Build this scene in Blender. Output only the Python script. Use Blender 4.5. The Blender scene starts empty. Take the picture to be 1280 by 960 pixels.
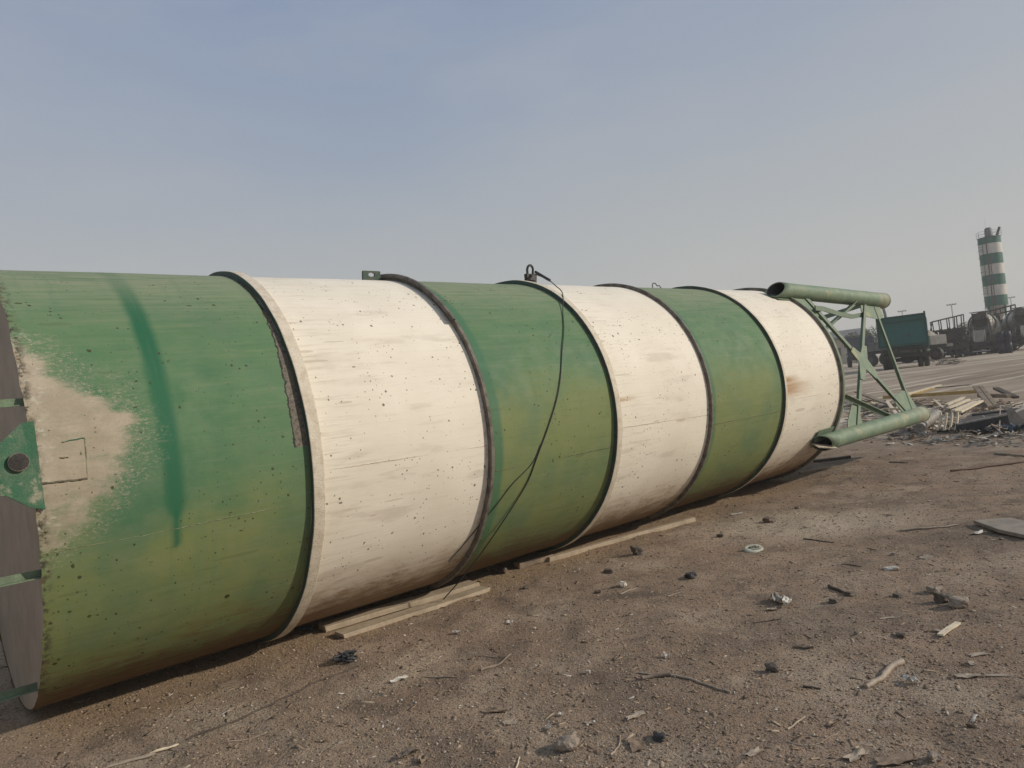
import bpy, math, random
import numpy as np
from mathutils import Vector, Matrix, noise
R_=math.radians; PI=math.pi
random.seed(7); rng=np.random.default_rng(7)
sc=bpy.context.scene; col=sc.collection
# ------------------------------------------------------------------ helpers
class MB:
    def __init__(s): s.v=[]; s.f=[]; s.m=[]; s.sm=[]
    def add(s,vs,fs,m=0,sm=False):
        b=len(s.v); s.v+= [tuple(v) for v in vs]
        for f in fs: s.f.append(tuple(b+i for i in f)); s.m.append(m); s.sm.append(sm)
    def box(s,c,d,rot=None,m=0):
        hx,hy,hz=d[0]/2,d[1]/2,d[2]/2
        vs=[Vector((x*hx,y*hy,z*hz)) for x in(-1,1) for y in(-1,1) for z in(-1,1)]
        if rot is not None: vs=[rot@v for v in vs]
        vs=[v+Vector(c) for v in vs]
        s.add(vs,[(0,1,3,2),(4,6,7,5),(0,4,5,1),(2,3,7,6),(0,2,6,4),(1,5,7,3)],m)
    def bar(s,p,q,w,t,up=(0,0,1),m=0):
        p=Vector(p);q=Vector(q);d=(q-p);L=d.length;d.normalize();u=Vector(up)
        x=d.cross(u)
        if x.length<1e-4: x=d.cross(Vector((1,0,0)))
        x.normalize(); y=x.cross(d)
        rot=Matrix((d,x,y)).transposed()
        s.box((p+q)/2,(L,w,t),rot,m)
    def angle(s,p,q,w,t,up=(0,0,1),m=0):
        # steel angle section: two thin legs
        p=Vector(p);q=Vector(q);d=(q-p).normalized();u=Vector(up);x=d.cross(u).normalized();y=x.cross(d)
        s.bar(p,q,w,t,up,m); s.bar(p+x*(w/2-t/2)+y*(w/2+t/2),q+x*(w/2-t/2)+y*(w/2+t/2),t,w,up,m)
    def tube(s,pts,r,n=8,m=0,cap=True,sm=True,inner=0,flat=1.0):
        pts=[Vector(p) for p in pts]; N=len(pts); rs=r if isinstance(r,(list,tuple)) else [r]*N
        b=[]; x=None
        for i,p in enumerate(pts):
            d=(pts[min(i+1,N-1)]-pts[max(i-1,0)]).normalized()
            if x is None:
                x=d.orthogonal().normalized()
            x=(x-d*x.dot(d)).normalized(); y=d.cross(x)
            for k in range(n):
                a=2*PI*k/n; b.append(p+(x*math.cos(a)+y*math.sin(a)*flat)*rs[i])
        fs=[]
        for i in range(N-1):
            for k in range(n): fs.append((i*n+k,i*n+(k+1)%n,(i+1)*n+(k+1)%n,(i+1)*n+k))
        s.add(b,fs,m,sm)
        if cap:
            s.add(b[:n],[tuple(range(n))[::-1]],m); s.add(b[-n:],[tuple(range(n))],m)
    def cyl(s,p,q,r,n=20,m=0,r2=None):
        s.tube([p,q],[r,r if r2 is None else r2],n,m)
    def lathe(s,prof,n=64,m=0,sm=True,axis='z',c=(0,0,0),mats=None,closed=False):
        # prof: (along, radius)
        vs=[]
        for (h,r) in prof:
            for k in range(n):
                a=2*PI*k/n; x,y=r*math.cos(a),r*math.sin(a)
                if axis=='z': v=(x,y,h)
                elif axis=='x': v=(h,-x,y)
                else: v=(x,h,y)
                vs.append((v[0]+c[0],v[1]+c[1],v[2]+c[2]))
        P=len(prof)
        for i in range(P if closed else P-1):
            j=(i+1)%P
            s.add([],[],0)
        b=len(s.v); s.v+=vs
        for i in range(P if closed else P-1):
            j=(i+1)%P
            for k in range(n):
                s.f.append((b+i*n+k,b+i*n+(k+1)%n,b+j*n+(k+1)%n,b+j*n+k)); s.m.append(mats[i] if mats else m); s.sm.append(sm)
    def poly(s,pts,nrm,t,m=0):
        # extruded polygon
        nrm=Vector(nrm).normalized()*t; a=[Vector(p) for p in pts]; n=len(a)
        vs=[p-nrm/2 for p in a]+[p+nrm/2 for p in a]
        s.add(vs,[tuple(range(n))[::-1],tuple(range(n,2*n))]+[(i,(i+1)%n,n+(i+1)%n,n+i) for i in range(n)],m)
    def build(s,name,mats,parent=None,auto=None,bevel=0):
        me=bpy.data.meshes.new(name); me.from_pydata([tuple(v) for v in s.v],[],s.f)
        if not isinstance(mats,(list,tuple)): mats=[mats]
        for x in mats: me.materials.append(x)
        me.polygons.foreach_set('material_index',s.m); me.polygons.foreach_set('use_smooth',s.sm); me.update()
        o=bpy.data.objects.new(name,me); col.objects.link(o)
        if parent is not None: o.parent=parent
        if bevel:
            b=o.modifiers.new('bevel','BEVEL'); b.width=bevel; b.segments=2; b.limit_method='ANGLE'
        return o
def empty(name,loc=(0,0,0),rz=0,label=None,cat=None,group=None):
    o=bpy.data.objects.new(name,None); col.objects.link(o); o.location=loc; o.rotation_euler=(0,0,rz)
    if label: tag(o,label,cat,group)
    return o
def tag(o,label,cat,group=None):
    o['label']=label; o['category']=cat
    if group: o['group']=group
    return o
def recenter(o):
    me=o.data; n=len(me.vertices); a=np.empty(n*3); me.vertices.foreach_get('co',a); a=a.reshape(-1,3)
    c=np.array([(a[:,0].min()+a[:,0].max())/2,(a[:,1].min()+a[:,1].max())/2,a[:,2].min()])
    me.vertices.foreach_set('co',(a-c).ravel()); me.update(); o.location=tuple(c); return o
# ------------------------------------------------------------------ camera
CAMZ=1.82; CXV=None; F=900/1280; ROLL,PITCH=0.1074,0.0116
fw=Vector((0,math.cos(PITCH),math.sin(PITCH))); u0=Vector((0,-math.sin(PITCH),math.cos(PITCH))); x0=Vector((1,0,0))
cx=math.cos(ROLL)*x0-math.sin(ROLL)*u0; cu=math.cos(ROLL)*u0+math.sin(ROLL)*x0
cam=bpy.data.cameras.new('camera'); co=bpy.data.objects.new('camera',cam); col.objects.link(co)
M=Matrix((cx,cu,-fw)).transposed().to_4x4(); M.translation=Vector((0,0,CAMZ)); co.matrix_world=M
cam.sensor_width=36; cam.lens=36*F; cam.clip_end=5000; cam.clip_start=.05; sc.camera=co
# ------------------------------------------------------------------ terrain
def sst(a,b,x):
    t=min(1,max(0,(x-a)/(b-a))); return t*t*(3-2*t)
def terr(x,y): return 0.74*sst(16,41,math.hypot(x,y))
SD=Vector((0.74661567,0.66525563,0)); SN=Vector((0.66525563,-0.74661567,0)); SC=Vector((-4.08305,4.58241,0))
def gh(x,y):
    r=math.hypot(x,y); z=terr(x,y)
    k=1-sst(20,60,r)
    p=Vector((x,y,0))
    a=(p-SC).dot(SN); s=(p-SC).dot(SD)
    near=1.0
    if -1.5<s<15: near=sst(.15,1.2,abs(a))
    n=0.030*noise.noise(p*.9)+0.020*noise.noise(p*2.7+Vector((7,3,0)))+0.010*noise.noise(p*7.0)
    if r<14: n+=0.0035*noise.noise(p*19.0)
    # a low lip of drifted soil along the tank
    lip=0.03*math.exp(-((a-1.15)/.35)**2) if -1<s<11 else 0
    return z+(n+.004)*k*near+lip*.6
def ray(px,py): return (fw+cx*((px-640)/900)-cu*((py-480)/900)).normalized()
def G(px,py,dz=0):
    """ground point seen at a pixel of the 1280x960 photograph"""
    r=ray(px,py); t=CAMZ/max(1e-4,-r.z) if r.z<-1e-3 else 60
    for _ in range(30):
        p=Vector((0,0,CAMZ))+r*t; h=gh(p.x,p.y)
        if r.z>-1e-4: break
        t=t*.5+.5*(CAMZ-h)/(-r.z)
    return Vector((p.x,p.y,gh(p.x,p.y)+dz))
def far(px,dist):
    """ground point in the column px at the horizon, dist metres away"""
    py=436-(px-1150)*.108; r=ray(px,py); x,y=r.x/r.y*dist,dist
    return Vector((x,y,terr(x,y)))
# ------------------------------------------------------------------ node helper
class NT:
    def __init__(s,name,world=False):
        s.mat=bpy.data.materials.new(name); s.mat.use_nodes=True; s.t=s.mat.node_tree; s.t.nodes.clear()
    def n(s,ty,**k):
        nd=s.t.nodes.new(ty)
        for a,b in k.items(): setattr(nd,a,b)
        return nd
    def l(s,a,b): s.t.links.new(a,b)
    def put(s,sock,v):
        if isinstance(v,bpy.types.NodeSocket): s.l(v,sock)
        else: sock.default_value=v
    def math(s,op,a,b=0.0,c=0.0,clamp=False):
        nd=s.n('ShaderNodeMath',operation=op,use_clamp=clamp)
        s.put(nd.inputs[0],a); s.put(nd.inputs[1],b); s.put(nd.inputs[2],c); return nd.outputs[0]
    def ss(s,x,a,b,o0=0.0,o1=1.0):
        nd=s.n('ShaderNodeMapRange',interpolation_type='SMOOTHSTEP'); s.put(nd.inputs[0],x)
        nd.inputs[1].default_value=a; nd.inputs[2].default_value=b; nd.inputs[3].default_value=o0; nd.inputs[4].default_value=o1; return nd.outputs[0]
    def vec(s,x,y,z):
        nd=s.n('ShaderNodeCombineXYZ'); s.put(nd.inputs[0],x); s.put(nd.inputs[1],y); s.put(nd.inputs[2],z); return nd.outputs[0]
    def scale(s,v,k):
        nd=s.n('ShaderNodeVectorMath',operation='MULTIPLY'); s.put(nd.inputs[0],v); nd.inputs[1].default_value=k; return nd.outputs[0]
    def noise(s,v,sc_=5,det=4,rough=.55,dist=0,out=0):
        nd=s.n('ShaderNodeTexNoise'); s.l(v,nd.inputs['Vector']); nd.inputs['Scale'].default_value=sc_; nd.inputs['Detail'].default_value=det
        nd.inputs['Roughness'].default_value=rough; nd.inputs['Distortion'].default_value=dist; return nd.outputs[out]
    def voro(s,v,sc_=5,feature='F1',rnd=1):
        nd=s.n('ShaderNodeTexVoronoi',feature=feature); s.l(v,nd.inputs['Vector']); nd.inputs['Scale'].default_value=sc_; nd.inputs['Randomness'].default_value=rnd; return nd
    def mix(s,f,a,b,bl='MIX'):
        nd=s.n('ShaderNodeMix',data_type='RGBA',blend_type=bl); s.put(nd.inputs[0],f)
        for i,x in ((6,a),(7,b)):
            if isinstance(x,bpy.types.NodeSocket): s.l(x,nd.inputs[i])
            else: nd.inputs[i].default_value=(*x,1) if len(x)==3 else x
        return nd.outputs[2]
    def sep(s,v):
        nd=s.n('ShaderNodeSeparateXYZ'); s.l(v,nd.inputs[0]); return nd.outputs
    def obj(s): return s.n('ShaderNodeTexCoord').outputs['Object']
    def out(s,colr,rough=.6,bump=None,bs=.3,bd=.01,spec=.4,metal=0):
        b=s.n('ShaderNodeBsdfPrincipled'); o=s.n('ShaderNodeOutputMaterial')
        if isinstance(colr,bpy.types.NodeSocket): s.l(colr,b.inputs['Base Color'])
        else: b.inputs['Base Color'].default_value=(*colr,1)
        s.put(b.inputs['Roughness'],rough); b.inputs['Specular IOR Level'].default_value=spec; b.inputs['Metallic'].default_value=metal
        if bump is not None:
            bp=s.n('ShaderNodeBump'); bp.inputs['Strength'].default_value=bs; bp.inputs['Distance'].default_value=bd; s.l(bump,bp.inputs['Height']); s.l(bp.outputs[0],b.inputs['Normal'])
        s.l(b.outputs[0],o.inputs[0]); return s.mat
def plain(name,c,c2=None,rough=.6,sc_=6,stretch=(1,1,1),bs=.3,bd=.01,spec=.3,metal=0,c3=None,th=(.4,.65)):
    t=NT(name); v=t.scale(t.obj(),stretch); n=t.noise(v,sc_,6,.6)
    c2=c2 or tuple(x*.6 for x in c); cc=t.mix(t.ss(n,*th),c,c2)
    n2=t.noise(v,sc_*7,4,.6); cc=t.mix(t.ss(n2,.35,.75,0,.45),cc,tuple(x*.55 for x in c))
    if c3: cc=t.mix(t.ss(t.noise(v,sc_*.6,5,.65),.55,.68),cc,c3)
    return t.out(cc,rough,n2,bs,bd,spec,metal)
AZ=1.5407
# ------------------------------------------------------------------ silo paint
def silo_paint(name,kind,olive=0.0,brush=False,patch=False,strip=False,edge=None,rust=()):
    t=NT(name); o=t.obj(); X,Y,Z=t.sep(o)
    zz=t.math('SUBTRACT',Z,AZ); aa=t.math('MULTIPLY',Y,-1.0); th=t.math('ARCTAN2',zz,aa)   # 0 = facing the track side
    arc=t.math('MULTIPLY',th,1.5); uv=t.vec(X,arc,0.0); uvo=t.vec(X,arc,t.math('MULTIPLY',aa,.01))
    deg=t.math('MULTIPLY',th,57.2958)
    nb=t.noise(uv,1.3,5,.6); nm=t.noise(uv,5,6,.65); nf=t.noise(uv,38,5,.7)
    st=t.noise(t.scale(uv,(.9,16,1)),1.6,6,.68)        # stains running along the tank (down, when it stood)
    st2=t.noise(t.scale(uv,(2.2,60,1)),1.0,4,.7)
    sweep=t.noise(t.scale(uv,(14,1.0,1)),1.0,3,.6)     # faint roller marks round the tank
    if kind=='green':
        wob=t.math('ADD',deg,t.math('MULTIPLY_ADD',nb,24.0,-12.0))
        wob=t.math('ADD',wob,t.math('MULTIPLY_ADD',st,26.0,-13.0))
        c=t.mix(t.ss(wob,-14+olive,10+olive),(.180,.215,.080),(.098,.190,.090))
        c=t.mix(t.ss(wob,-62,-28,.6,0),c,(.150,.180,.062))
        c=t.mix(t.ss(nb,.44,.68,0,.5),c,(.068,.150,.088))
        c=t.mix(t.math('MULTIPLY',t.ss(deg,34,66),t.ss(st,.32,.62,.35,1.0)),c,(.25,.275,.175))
        c=t.mix(t.ss(st,.5,.72,0,.38),c,(.215,.24,.13)); c=t.mix(t.ss(st,.3,.46,.3,0),c,(.06,.11,.055))
        c=t.mix(t.ss(sweep,.5,.75,0,.22),c,(.07,.17,.10))
        c=t.mix(t.ss(t.noise(t.scale(uv,(1,2.2,1)),3.1,7,.7),.35,.75,.0,.16),c,(.30,.29,.18)); c=t.mix(t.ss(t.noise(t.scale(uv,(3,9,1)),6,6,.75),.52,.78,0,.22),c,(.25,.26,.15))
        spotc=(.05,.045,.02)
    else:
        c=t.mix(t.ss(nb,.35,.65),(.80,.735,.62),(.74,.675,.56))
        c=t.mix(t.ss(st,.5,.78,0,.38),c,(.62,.54,.42)); c=t.mix(t.ss(st2,.54,.74,0,.28),c,(.50,.42,.32)); c=t.mix(t.math('MULTIPLY',t.math('MULTIPLY',t.ss(t.noise(t.scale(uv,(1.2,6,1)),1.1,4,.6),.52,.66),t.ss(t.noise(uv,1.1,3,.5),.4,.6)),.6),c,(.56,.49,.40))
        c=t.mix(t.ss(sweep,.5,.8,0,.14),c,(.82,.77,.68))
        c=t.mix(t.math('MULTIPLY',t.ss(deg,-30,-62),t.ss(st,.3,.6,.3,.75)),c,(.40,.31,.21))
        spotc=(.10,.07,.045)
    c=t.mix(t.ss(nf,.6,.8,0,.22),c,spotc)
    if kind=='white':
        for sj in (2.295,5.496,8.83):
            dx=t.math('SUBTRACT',X,sj); c=t.mix(t.math('MULTIPLY',t.math('MULTIPLY',t.ss(dx,.75,.0),t.math('GREATER_THAN',dx,0.0)),t.ss(t.noise(t.scale(uv,(1.1,26,1)),1.3,4,.75),.5,.72,0,.55)),c,(.40,.33,.235))
            c=t.mix(t.math('MULTIPLY',t.math('LESS_THAN',t.math('ABSOLUTE',t.math('SUBTRACT',dx,.012)),.009),t.ss(t.noise(uv,9,4,.7),.42,.6)),c,(.2,.14,.09))
    # edge band next to the joints
    if edge:
        for (s0,w,cc,f) in edge:
            d=t.math('SUBTRACT',X,s0) if w>0 else t.math('SUBTRACT',s0,X)
            d=t.math('ADD',d,t.math('MULTIPLY_ADD',nm,.04,-.02))
            c=t.mix(t.ss(d,abs(w)*.7,abs(w)*1.1,f,0),c,cc)
    if strip:   # torch-burnt strip beside the first joint
        w=t.ss(deg,58,6,0.012,.085)
        d=t.math('SUBTRACT',2.205,X); d=t.math('ADD',d,t.math('MULTIPLY_ADD',t.noise(uv,16,4,.75),.06,-.03))
        m=t.math('MULTIPLY',t.math('LESS_THAN',d,w),t.math('GREATER_THAN',deg,2.5))
        c=t.mix(m,c,t.mix(t.ss(nf,.35,.7),(.20,.17,.13),(.07,.065,.055)))
        m2=t.math('MULTIPLY',t.math('LESS_THAN',t.math('ABSOLUTE',t.math('SUBTRACT',d,w)),.006),t.math('GREATER_THAN',deg,2.5))
        c=t.mix(m2,c,(.03,.03,.025))
    if brush:   # brushed-on band of fresher green paint round the tank
        e=t.math('MULTIPLY_ADD',nm,.03,-.015); xx=t.math('ADD',X,e)
        sh=t.ss(deg,-6,-11,0,.035); m=t.math('MULTIPLY',t.ss(t.math('SUBTRACT',xx,sh),1.245,1.305),t.ss(t.math('ADD',xx,sh),1.42,1.355))
        m=t.math('MULTIPLY',m,t.ss(t.math('ADD',deg,t.math('MULTIPLY',sweep,6.0)),-15,-13)); m=t.math('MULTIPLY',m,t.ss(deg,66,38,.25,1))
        m=t.math('MULTIPLY',m,t.ss(t.noise(t.scale(uv,(45,2,1)),1,3,.6),.2,.5,.7,1))
        c=t.mix(m,c,(.022,.118,.058))
        xb=t.math('MULTIPLY',t.ss(X,.75,1.0),t.ss(X,2.1,1.5)); zb=t.math('MULTIPLY',t.ss(deg,-16,-8),t.ss(deg,40,20))
        c=t.mix(t.math('MULTIPLY',t.math('MULTIPLY',xb,zb),t.ss(nm,.3,.7,.0,.5)),c,(.04,.145,.07))
    if patch:   # bare primer showing where the paint has gone
        nn=t.math('ADD',t.math('MULTIPLY_ADD',t.noise(uv,9,6,.75),.7,-.35),t.math('ADD',t.math('MULTIPLY_ADD',t.noise(t.scale(uv,(1.0,3.0,1)),2.6,12,.8),1.25,-.62),t.math('MULTIPLY_ADD',t.noise(uv,2.3,2,.5),1.0,-.55)))
        a=t.math('DIVIDE',t.math('SUBTRACT',X,.60),.50)
        b=t.math('DIVIDE',t.math('ABSOLUTE',t.math('SUBTRACT',deg,11.0)),25.0)
        b=t.math('POWER',b,1.6)
        d=t.math('ADD',t.math('ADD',a,b),nn)
        spike=t.math('MULTIPLY',t.ss(t.math('ABSOLUTE',t.math('SUBTRACT',deg,t.math('MULTIPLY_ADD',X,-3.0,17.5))),2.6,.4),t.ss(X,1.27,1.05))
        d=t.math('SUBTRACT',d,t.math('MULTIPLY',spike,.55))
        m=t.math('MULTIPLY',t.ss(d,1.12,.70),t.ss(t.noise(uv,70,4,.8),.28,.5,.55,1))
        sp=t.noise(t.scale(uv,(1,1.6,1)),34,10,.85); fr=t.math('MULTIPLY',t.ss(d,1.6,1.0),t.ss(sp,.50,.60))
        m=t.math('MAXIMUM',m,fr)
        pc=t.mix(t.ss(nm,.35,.7),(.35,.29,.215),(.45,.38,.29)); pc=t.mix(t.ss(t.noise(t.scale(uv,(1,5,1)),2,5,.7),.45,.7,0,.7),pc,(.30,.265,.185))
        c=t.mix(m,c,pc)
        # white scuffs along the torn edge
        sc1=t.math('MULTIPLY',t.math('MULTIPLY',t.ss(X,.82,.64),t.ss(deg,-14,-4)),t.ss(t.noise(t.scale(uv,(9,14,1)),1.5,5,.7),.56,.64))
        c=t.mix(t.math('MULTIPLY',sc1,t.ss(deg,46,24)),c,(.50,.47,.38))
        c=t.mix(t.math('MULTIPLY',t.ss(X,.70,.63),t.ss(t.noise(uv,22,4,.7),.45,.6)),c,(.06,.05,.035))
    # grime and rust low down
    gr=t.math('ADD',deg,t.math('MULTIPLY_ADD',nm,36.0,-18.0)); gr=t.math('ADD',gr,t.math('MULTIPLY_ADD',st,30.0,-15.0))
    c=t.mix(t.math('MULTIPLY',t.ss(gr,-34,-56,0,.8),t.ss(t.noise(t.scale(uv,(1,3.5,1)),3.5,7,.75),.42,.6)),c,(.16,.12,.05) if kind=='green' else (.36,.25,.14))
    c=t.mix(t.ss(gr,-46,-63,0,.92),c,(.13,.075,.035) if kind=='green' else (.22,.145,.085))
    for sj in S_:
        dj=t.math('ABSOLUTE',t.math('SUBTRACT',X,sj)); c=t.mix(t.math('MULTIPLY',t.ss(t.math('ADD',dj,t.math('MULTIPLY_ADD',nm,.16,-.08)),.05,.0),t.ss(t.noise(uv,7,5,.7),.45,.65,0,.75)),c,(.17,.13,.06) if kind=='green' else (.42,.31,.19))
    for (rs,rd,L,W) in rust:
        dx=t.math('SUBTRACT',X,rs); m=t.math('MULTIPLY',t.ss(dx,L,0.0),t.math('GREATER_THAN',dx,-.01))
        m=t.math('MULTIPLY',m,t.ss(t.math('ABSOLUTE',t.math('SUBTRACT',deg,rd)),W,W*.2)); m=t.math('MULTIPLY',m,t.ss(st,.3,.6,.4,1))
        c=t.mix(t.math('MULTIPLY',m,.9),c,(.36,.20,.07))
    # chips and rust spots, sparse and of many sizes
    hb=None
    for (sx,sy,s_,r0,pr,al) in ((1,1,4.2,.075,.50,1),(1,1,9,.125,.50,.9),(1,1,21,.24,.55,.85),(.45,1,9,.11,.45,.8),(1,1,44,.3,.72,.7)):
        v=t.voro(t.scale(uvo,(sx,sy,1)),s_); cr=t.sep(v.outputs['Color'])
        dd=t.math('ADD',v.outputs['Distance'],t.math('MULTIPLY_ADD',t.noise(uv,70,4,.75),r0*2.0,-r0*1.0))
        rr=t.math('MULTIPLY',t.math('SUBTRACT',cr[0],pr,clamp=True),r0/(1-pr))
        clus=t.ss(t.noise(uv,1.8,3,.6),.34,.60,.25,1.0)
        m=t.math('MULTIPLY',t.math('LESS_THAN',dd,t.math('MULTIPLY',rr,clus)),al)
        c=t.mix(m,c,spotc)
        # tails
        if s_<10:
            v2=t.voro(t.scale(uvo,(sx*.16,sy,1)),s_*1.3); c2=t.sep(v2.outputs['Color'])
            m2=t.math('LESS_THAN',v2.outputs['Distance'],t.math('MULTIPLY',t.math('SUBTRACT',c2[1],.55,clamp=True),.30))
            c=t.mix(t.math('MULTIPLY',m2,.28 if kind=='white' else .22),c,(.2,.13,.06) if kind=='white' else (.05,.08,.03))
    h=t.math('ADD',t.math('MULTIPLY',nb,1.1),t.math('ADD',t.math('MULTIPLY',nf,.25),t.math('MULTIPLY',st,.25)))
    return t.out(c,t.ss(nm,.3,.7,.62,.8),h,.3,.009,.25)
S_=[.628,2.2105,3.8004,5.4211,7.0791,8.7832,10.4707]
M={}
GE=(.05,.15,.085); DG=(.03,.07,.05)
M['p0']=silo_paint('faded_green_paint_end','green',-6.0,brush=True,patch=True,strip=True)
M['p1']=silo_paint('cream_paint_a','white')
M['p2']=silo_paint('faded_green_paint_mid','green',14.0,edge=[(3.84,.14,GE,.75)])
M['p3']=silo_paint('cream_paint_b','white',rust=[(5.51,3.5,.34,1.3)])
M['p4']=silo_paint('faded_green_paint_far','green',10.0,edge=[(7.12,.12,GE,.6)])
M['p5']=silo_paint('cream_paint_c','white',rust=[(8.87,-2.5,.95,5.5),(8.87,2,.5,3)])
M['flange_dark']=plain('weathered_flange_green',(.05,.10,.075),(.10,.10,.08),sc_=9,c3=(.12,.10,.08))
M['flange_white']=plain('cream_flange_paint',(.70,.62,.50),(.58,.50,.38),sc_=14,bs=.5)
M['flange_rust']=plain('rusty_grey_flange',(.21,.18,.145),(.10,.083,.065),sc_=12,bs=.7)
M['flange_green']=plain('flange_green_rim',(.19,.26,.16),(.15,.18,.12),sc_=10)
M['roof']=plain('dusty_roof_plate',(.40,.31,.225),(.34,.265,.19),sc_=.8,c3=(.42,.34,.26),bs=.1)
M['green_steel']=plain('pale_green_steel',(.22,.275,.18),(.165,.235,.16),sc_=5,c3=(.32,.31,.18),th=(.42,.58),bs=.4)
M['leg_end']=plain('tan_weathered_leg_end',(.30,.31,.215),(.22,.25,.17),sc_=8,c3=(.30,.22,.13),bs=.5)
M['green_brace']=plain('green_brace_paint',(.17,.225,.155),(.205,.255,.18),sc_=5,c3=(.2,.22,.14))
M['lug']=plain('fresh_green_paint',(.035,.13,.065),(.10,.16,.095),sc_=14,c3=(.27,.26,.18))
M['dark_steel']=plain('dark_oily_steel',(.03,.027,.024),(.05,.045,.04),sc_=20,spec=.5)
M['inside']=plain('rusty_pipe_inside',(.05,.045,.04),(.03,.025,.02),sc_=10)
M['weld']=plain('weld_bead',(.30,.30,.16),(.12,.12,.07),sc_=30)
M['weldw']=plain('weld_bead_pale',(.60,.52,.40),(.35,.28,.2),sc_=30)
M['welddk']=plain('weld_bead_dark',(.07,.06,.035),(.2,.17,.1),sc_=30)
# ------------------------------------------------------------------ the silo
RZ=math.atan2(SD.y,SD.x)
silo=empty('storage_silo',SC,RZ,'long green and cream banded steel silo lying on its side across the yard','silo')
S=[.628,2.2105,3.8004,5.4211,7.0791,8.7832,10.4707]
def L(s,th,r): a=R_(th); return Vector((s,-r*math.cos(a),AZ+r*math.sin(a)))
names=['p0','p1','p2','p3','p4','p5']
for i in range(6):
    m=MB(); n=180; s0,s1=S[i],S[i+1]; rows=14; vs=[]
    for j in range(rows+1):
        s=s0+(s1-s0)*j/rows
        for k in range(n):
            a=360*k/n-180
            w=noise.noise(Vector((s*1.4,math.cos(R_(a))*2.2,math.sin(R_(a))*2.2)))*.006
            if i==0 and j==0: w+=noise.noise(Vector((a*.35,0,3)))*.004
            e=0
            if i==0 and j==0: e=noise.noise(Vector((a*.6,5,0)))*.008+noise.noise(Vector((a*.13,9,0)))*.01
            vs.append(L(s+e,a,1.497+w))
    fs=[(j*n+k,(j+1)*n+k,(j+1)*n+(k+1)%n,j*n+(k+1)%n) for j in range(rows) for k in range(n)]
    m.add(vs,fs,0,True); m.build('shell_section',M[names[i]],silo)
# flange rings
def ring(i,w,r,mats):
    m=MB(); s=S[i]; n=180; prof=[(0,1.488),(0,r),(.004,r+.003),(w-.004,r+.003),(w,r),(w,1.488)]; mm=[0,1,1,1,1,1]; vs=[]
    for (h,q) in prof:
        for k in range(n):
            a=360*k/n-180; e=noise.noise(Vector((a*.09,i*3,h*8)))*.004; rr=q if q<1.49 else q+noise.noise(Vector((a*.12,i*5,2)))*.003
            vs.append(L(s+h+e,a,rr))
    P=len(prof); b=len(m.v); m.v+=[tuple(v) for v in vs]
    for p in range(P):
        j=(p+1)%P
        for k in range(n): m.f.append((b+p*n+k,b+j*n+k,b+j*n+(k+1)%n,b+p*n+(k+1)%n)); m.m.append(mm[p]); m.sm.append(False)
    m.build('flange_ring',[M[x] for x in mats],silo)
ring(1,.085,1.538,('flange_dark','flange_white')); ring(2,.035,1.537,('flange_rust','flange_rust'))
ring(3,.075,1.538,('flange_dark','flange_white')); ring(4,.03,1.536,('flange_rust','flange_rust'))
ring(5,.05,1.536,('flange_dark','flange_white')); ring(6,.06,1.54,('flange_rust','flange_green'))
# clamp strip on ring 2 (thicker upper arc)
m=MB(); pts=[L(3.79,a,1.545) for a in range(38,150,3)]; m.tube(pts,.022,6,sm=False); m.build('joint_strip',M['flange_rust'],silo)
# roof plate, handrail posts, lug
m=MB(); m.lathe([(.66,.0),(.648,.7),(.636,1.492)],96,axis='x',c=(0,0,AZ)); m.build('roof_plate',M['roof'],silo)
for a in (20,-18.2,-56.2,-93,-130,168,130,92,56):
    m=MB(); m.angle(L(.66,a,1.455),L(-.55,a,1.455),.038,.007,up=(0,0,1)); m.build('guard_post',M['flange_green'],silo)
for s in (-.5,0.05):
    if s>0: continue
    m=MB(); m.tube([L(s,a,1.455) for a in range(0,361,6)],.018,8,cap=False); m.build('guard_rail',M['green_steel'],silo)
m=MB()
pl=[(.66,15.5),(.60,15.2),(.50,11.6),(.36,10.5),(.10,10.0),(.10,2.0),(.40,1.6),(.50,.8),(.60,-2.2),(.665,-3)]
m.poly([L(s,th,1.512) for s,th in pl],L(0,6,1)-Vector((0,0,AZ)),.016); lug=m.build('lifting_lug',M['lug'],silo)
m=MB(); c=L(.567,7.2,1.524); nn=(L(0,7,1)-Vector((0,0,AZ))).normalized(); m.cyl(c-nn*.03,c+nn*.0095,.044,28); m.build('lug_hole',M['inside'],lug)
m=MB(); X=Vector((1,0,0)); Yv=nn.cross(X); m.tube([c+nn*.004+(X*math.cos(t)+Yv*math.sin(t))*.047 for t in [2*PI*k/28 for k in range(29)]],.0035,6,cap=False); m.build('hole_rim',M['flange_rust'],lug)
# weld seams and patch outline
def bead(pts,r,mat,name='weld_seam'):
    m=MB(); out=[]
    for i in range(len(pts)-1):
        (a,b),(c_,d)=pts[i],pts[i+1]; N=max(3,int(math.hypot((c_-a),(d-b)*.026)/.018))
        for k in range(N+1):
            t=k/N; out.append(L(a+(c_-a)*t,b+(d-b)*t+random.uniform(-.08,.08),1.497+random.uniform(-.3,.1)*r))
    m.tube(out,r,5); return m.build(name,mat,silo)
bead([(.635,-12.3),(1.168,-12.6),(2.2,-12)],.0024,M['weld'])
bead([(2.31,-4.7),(3.79,-5.3)],.0024,M['weldw']); bead([(3.84,-14.3),(5.41,-14)],.0024,M['welddk'])
bead([(5.51,-7.2),(7.07,-8.2)],.0024,M['weldw']); bead([(7.12,-13),(8.77,-13)],.0024,M['welddk']); bead([(8.84,-8),(10.46,-8)],.0024,M['weldw'])
bead([(.64,2.3),(.88,2.0)],.008,M['welddk'],'patch_edge'); bead([(.88,2.0),(.892,10.9)],.004,M['weld'],'patch_edge'); bead([(.892,10.9),(.78,10.5)],.004,M['lug'],'patch_edge')
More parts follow.
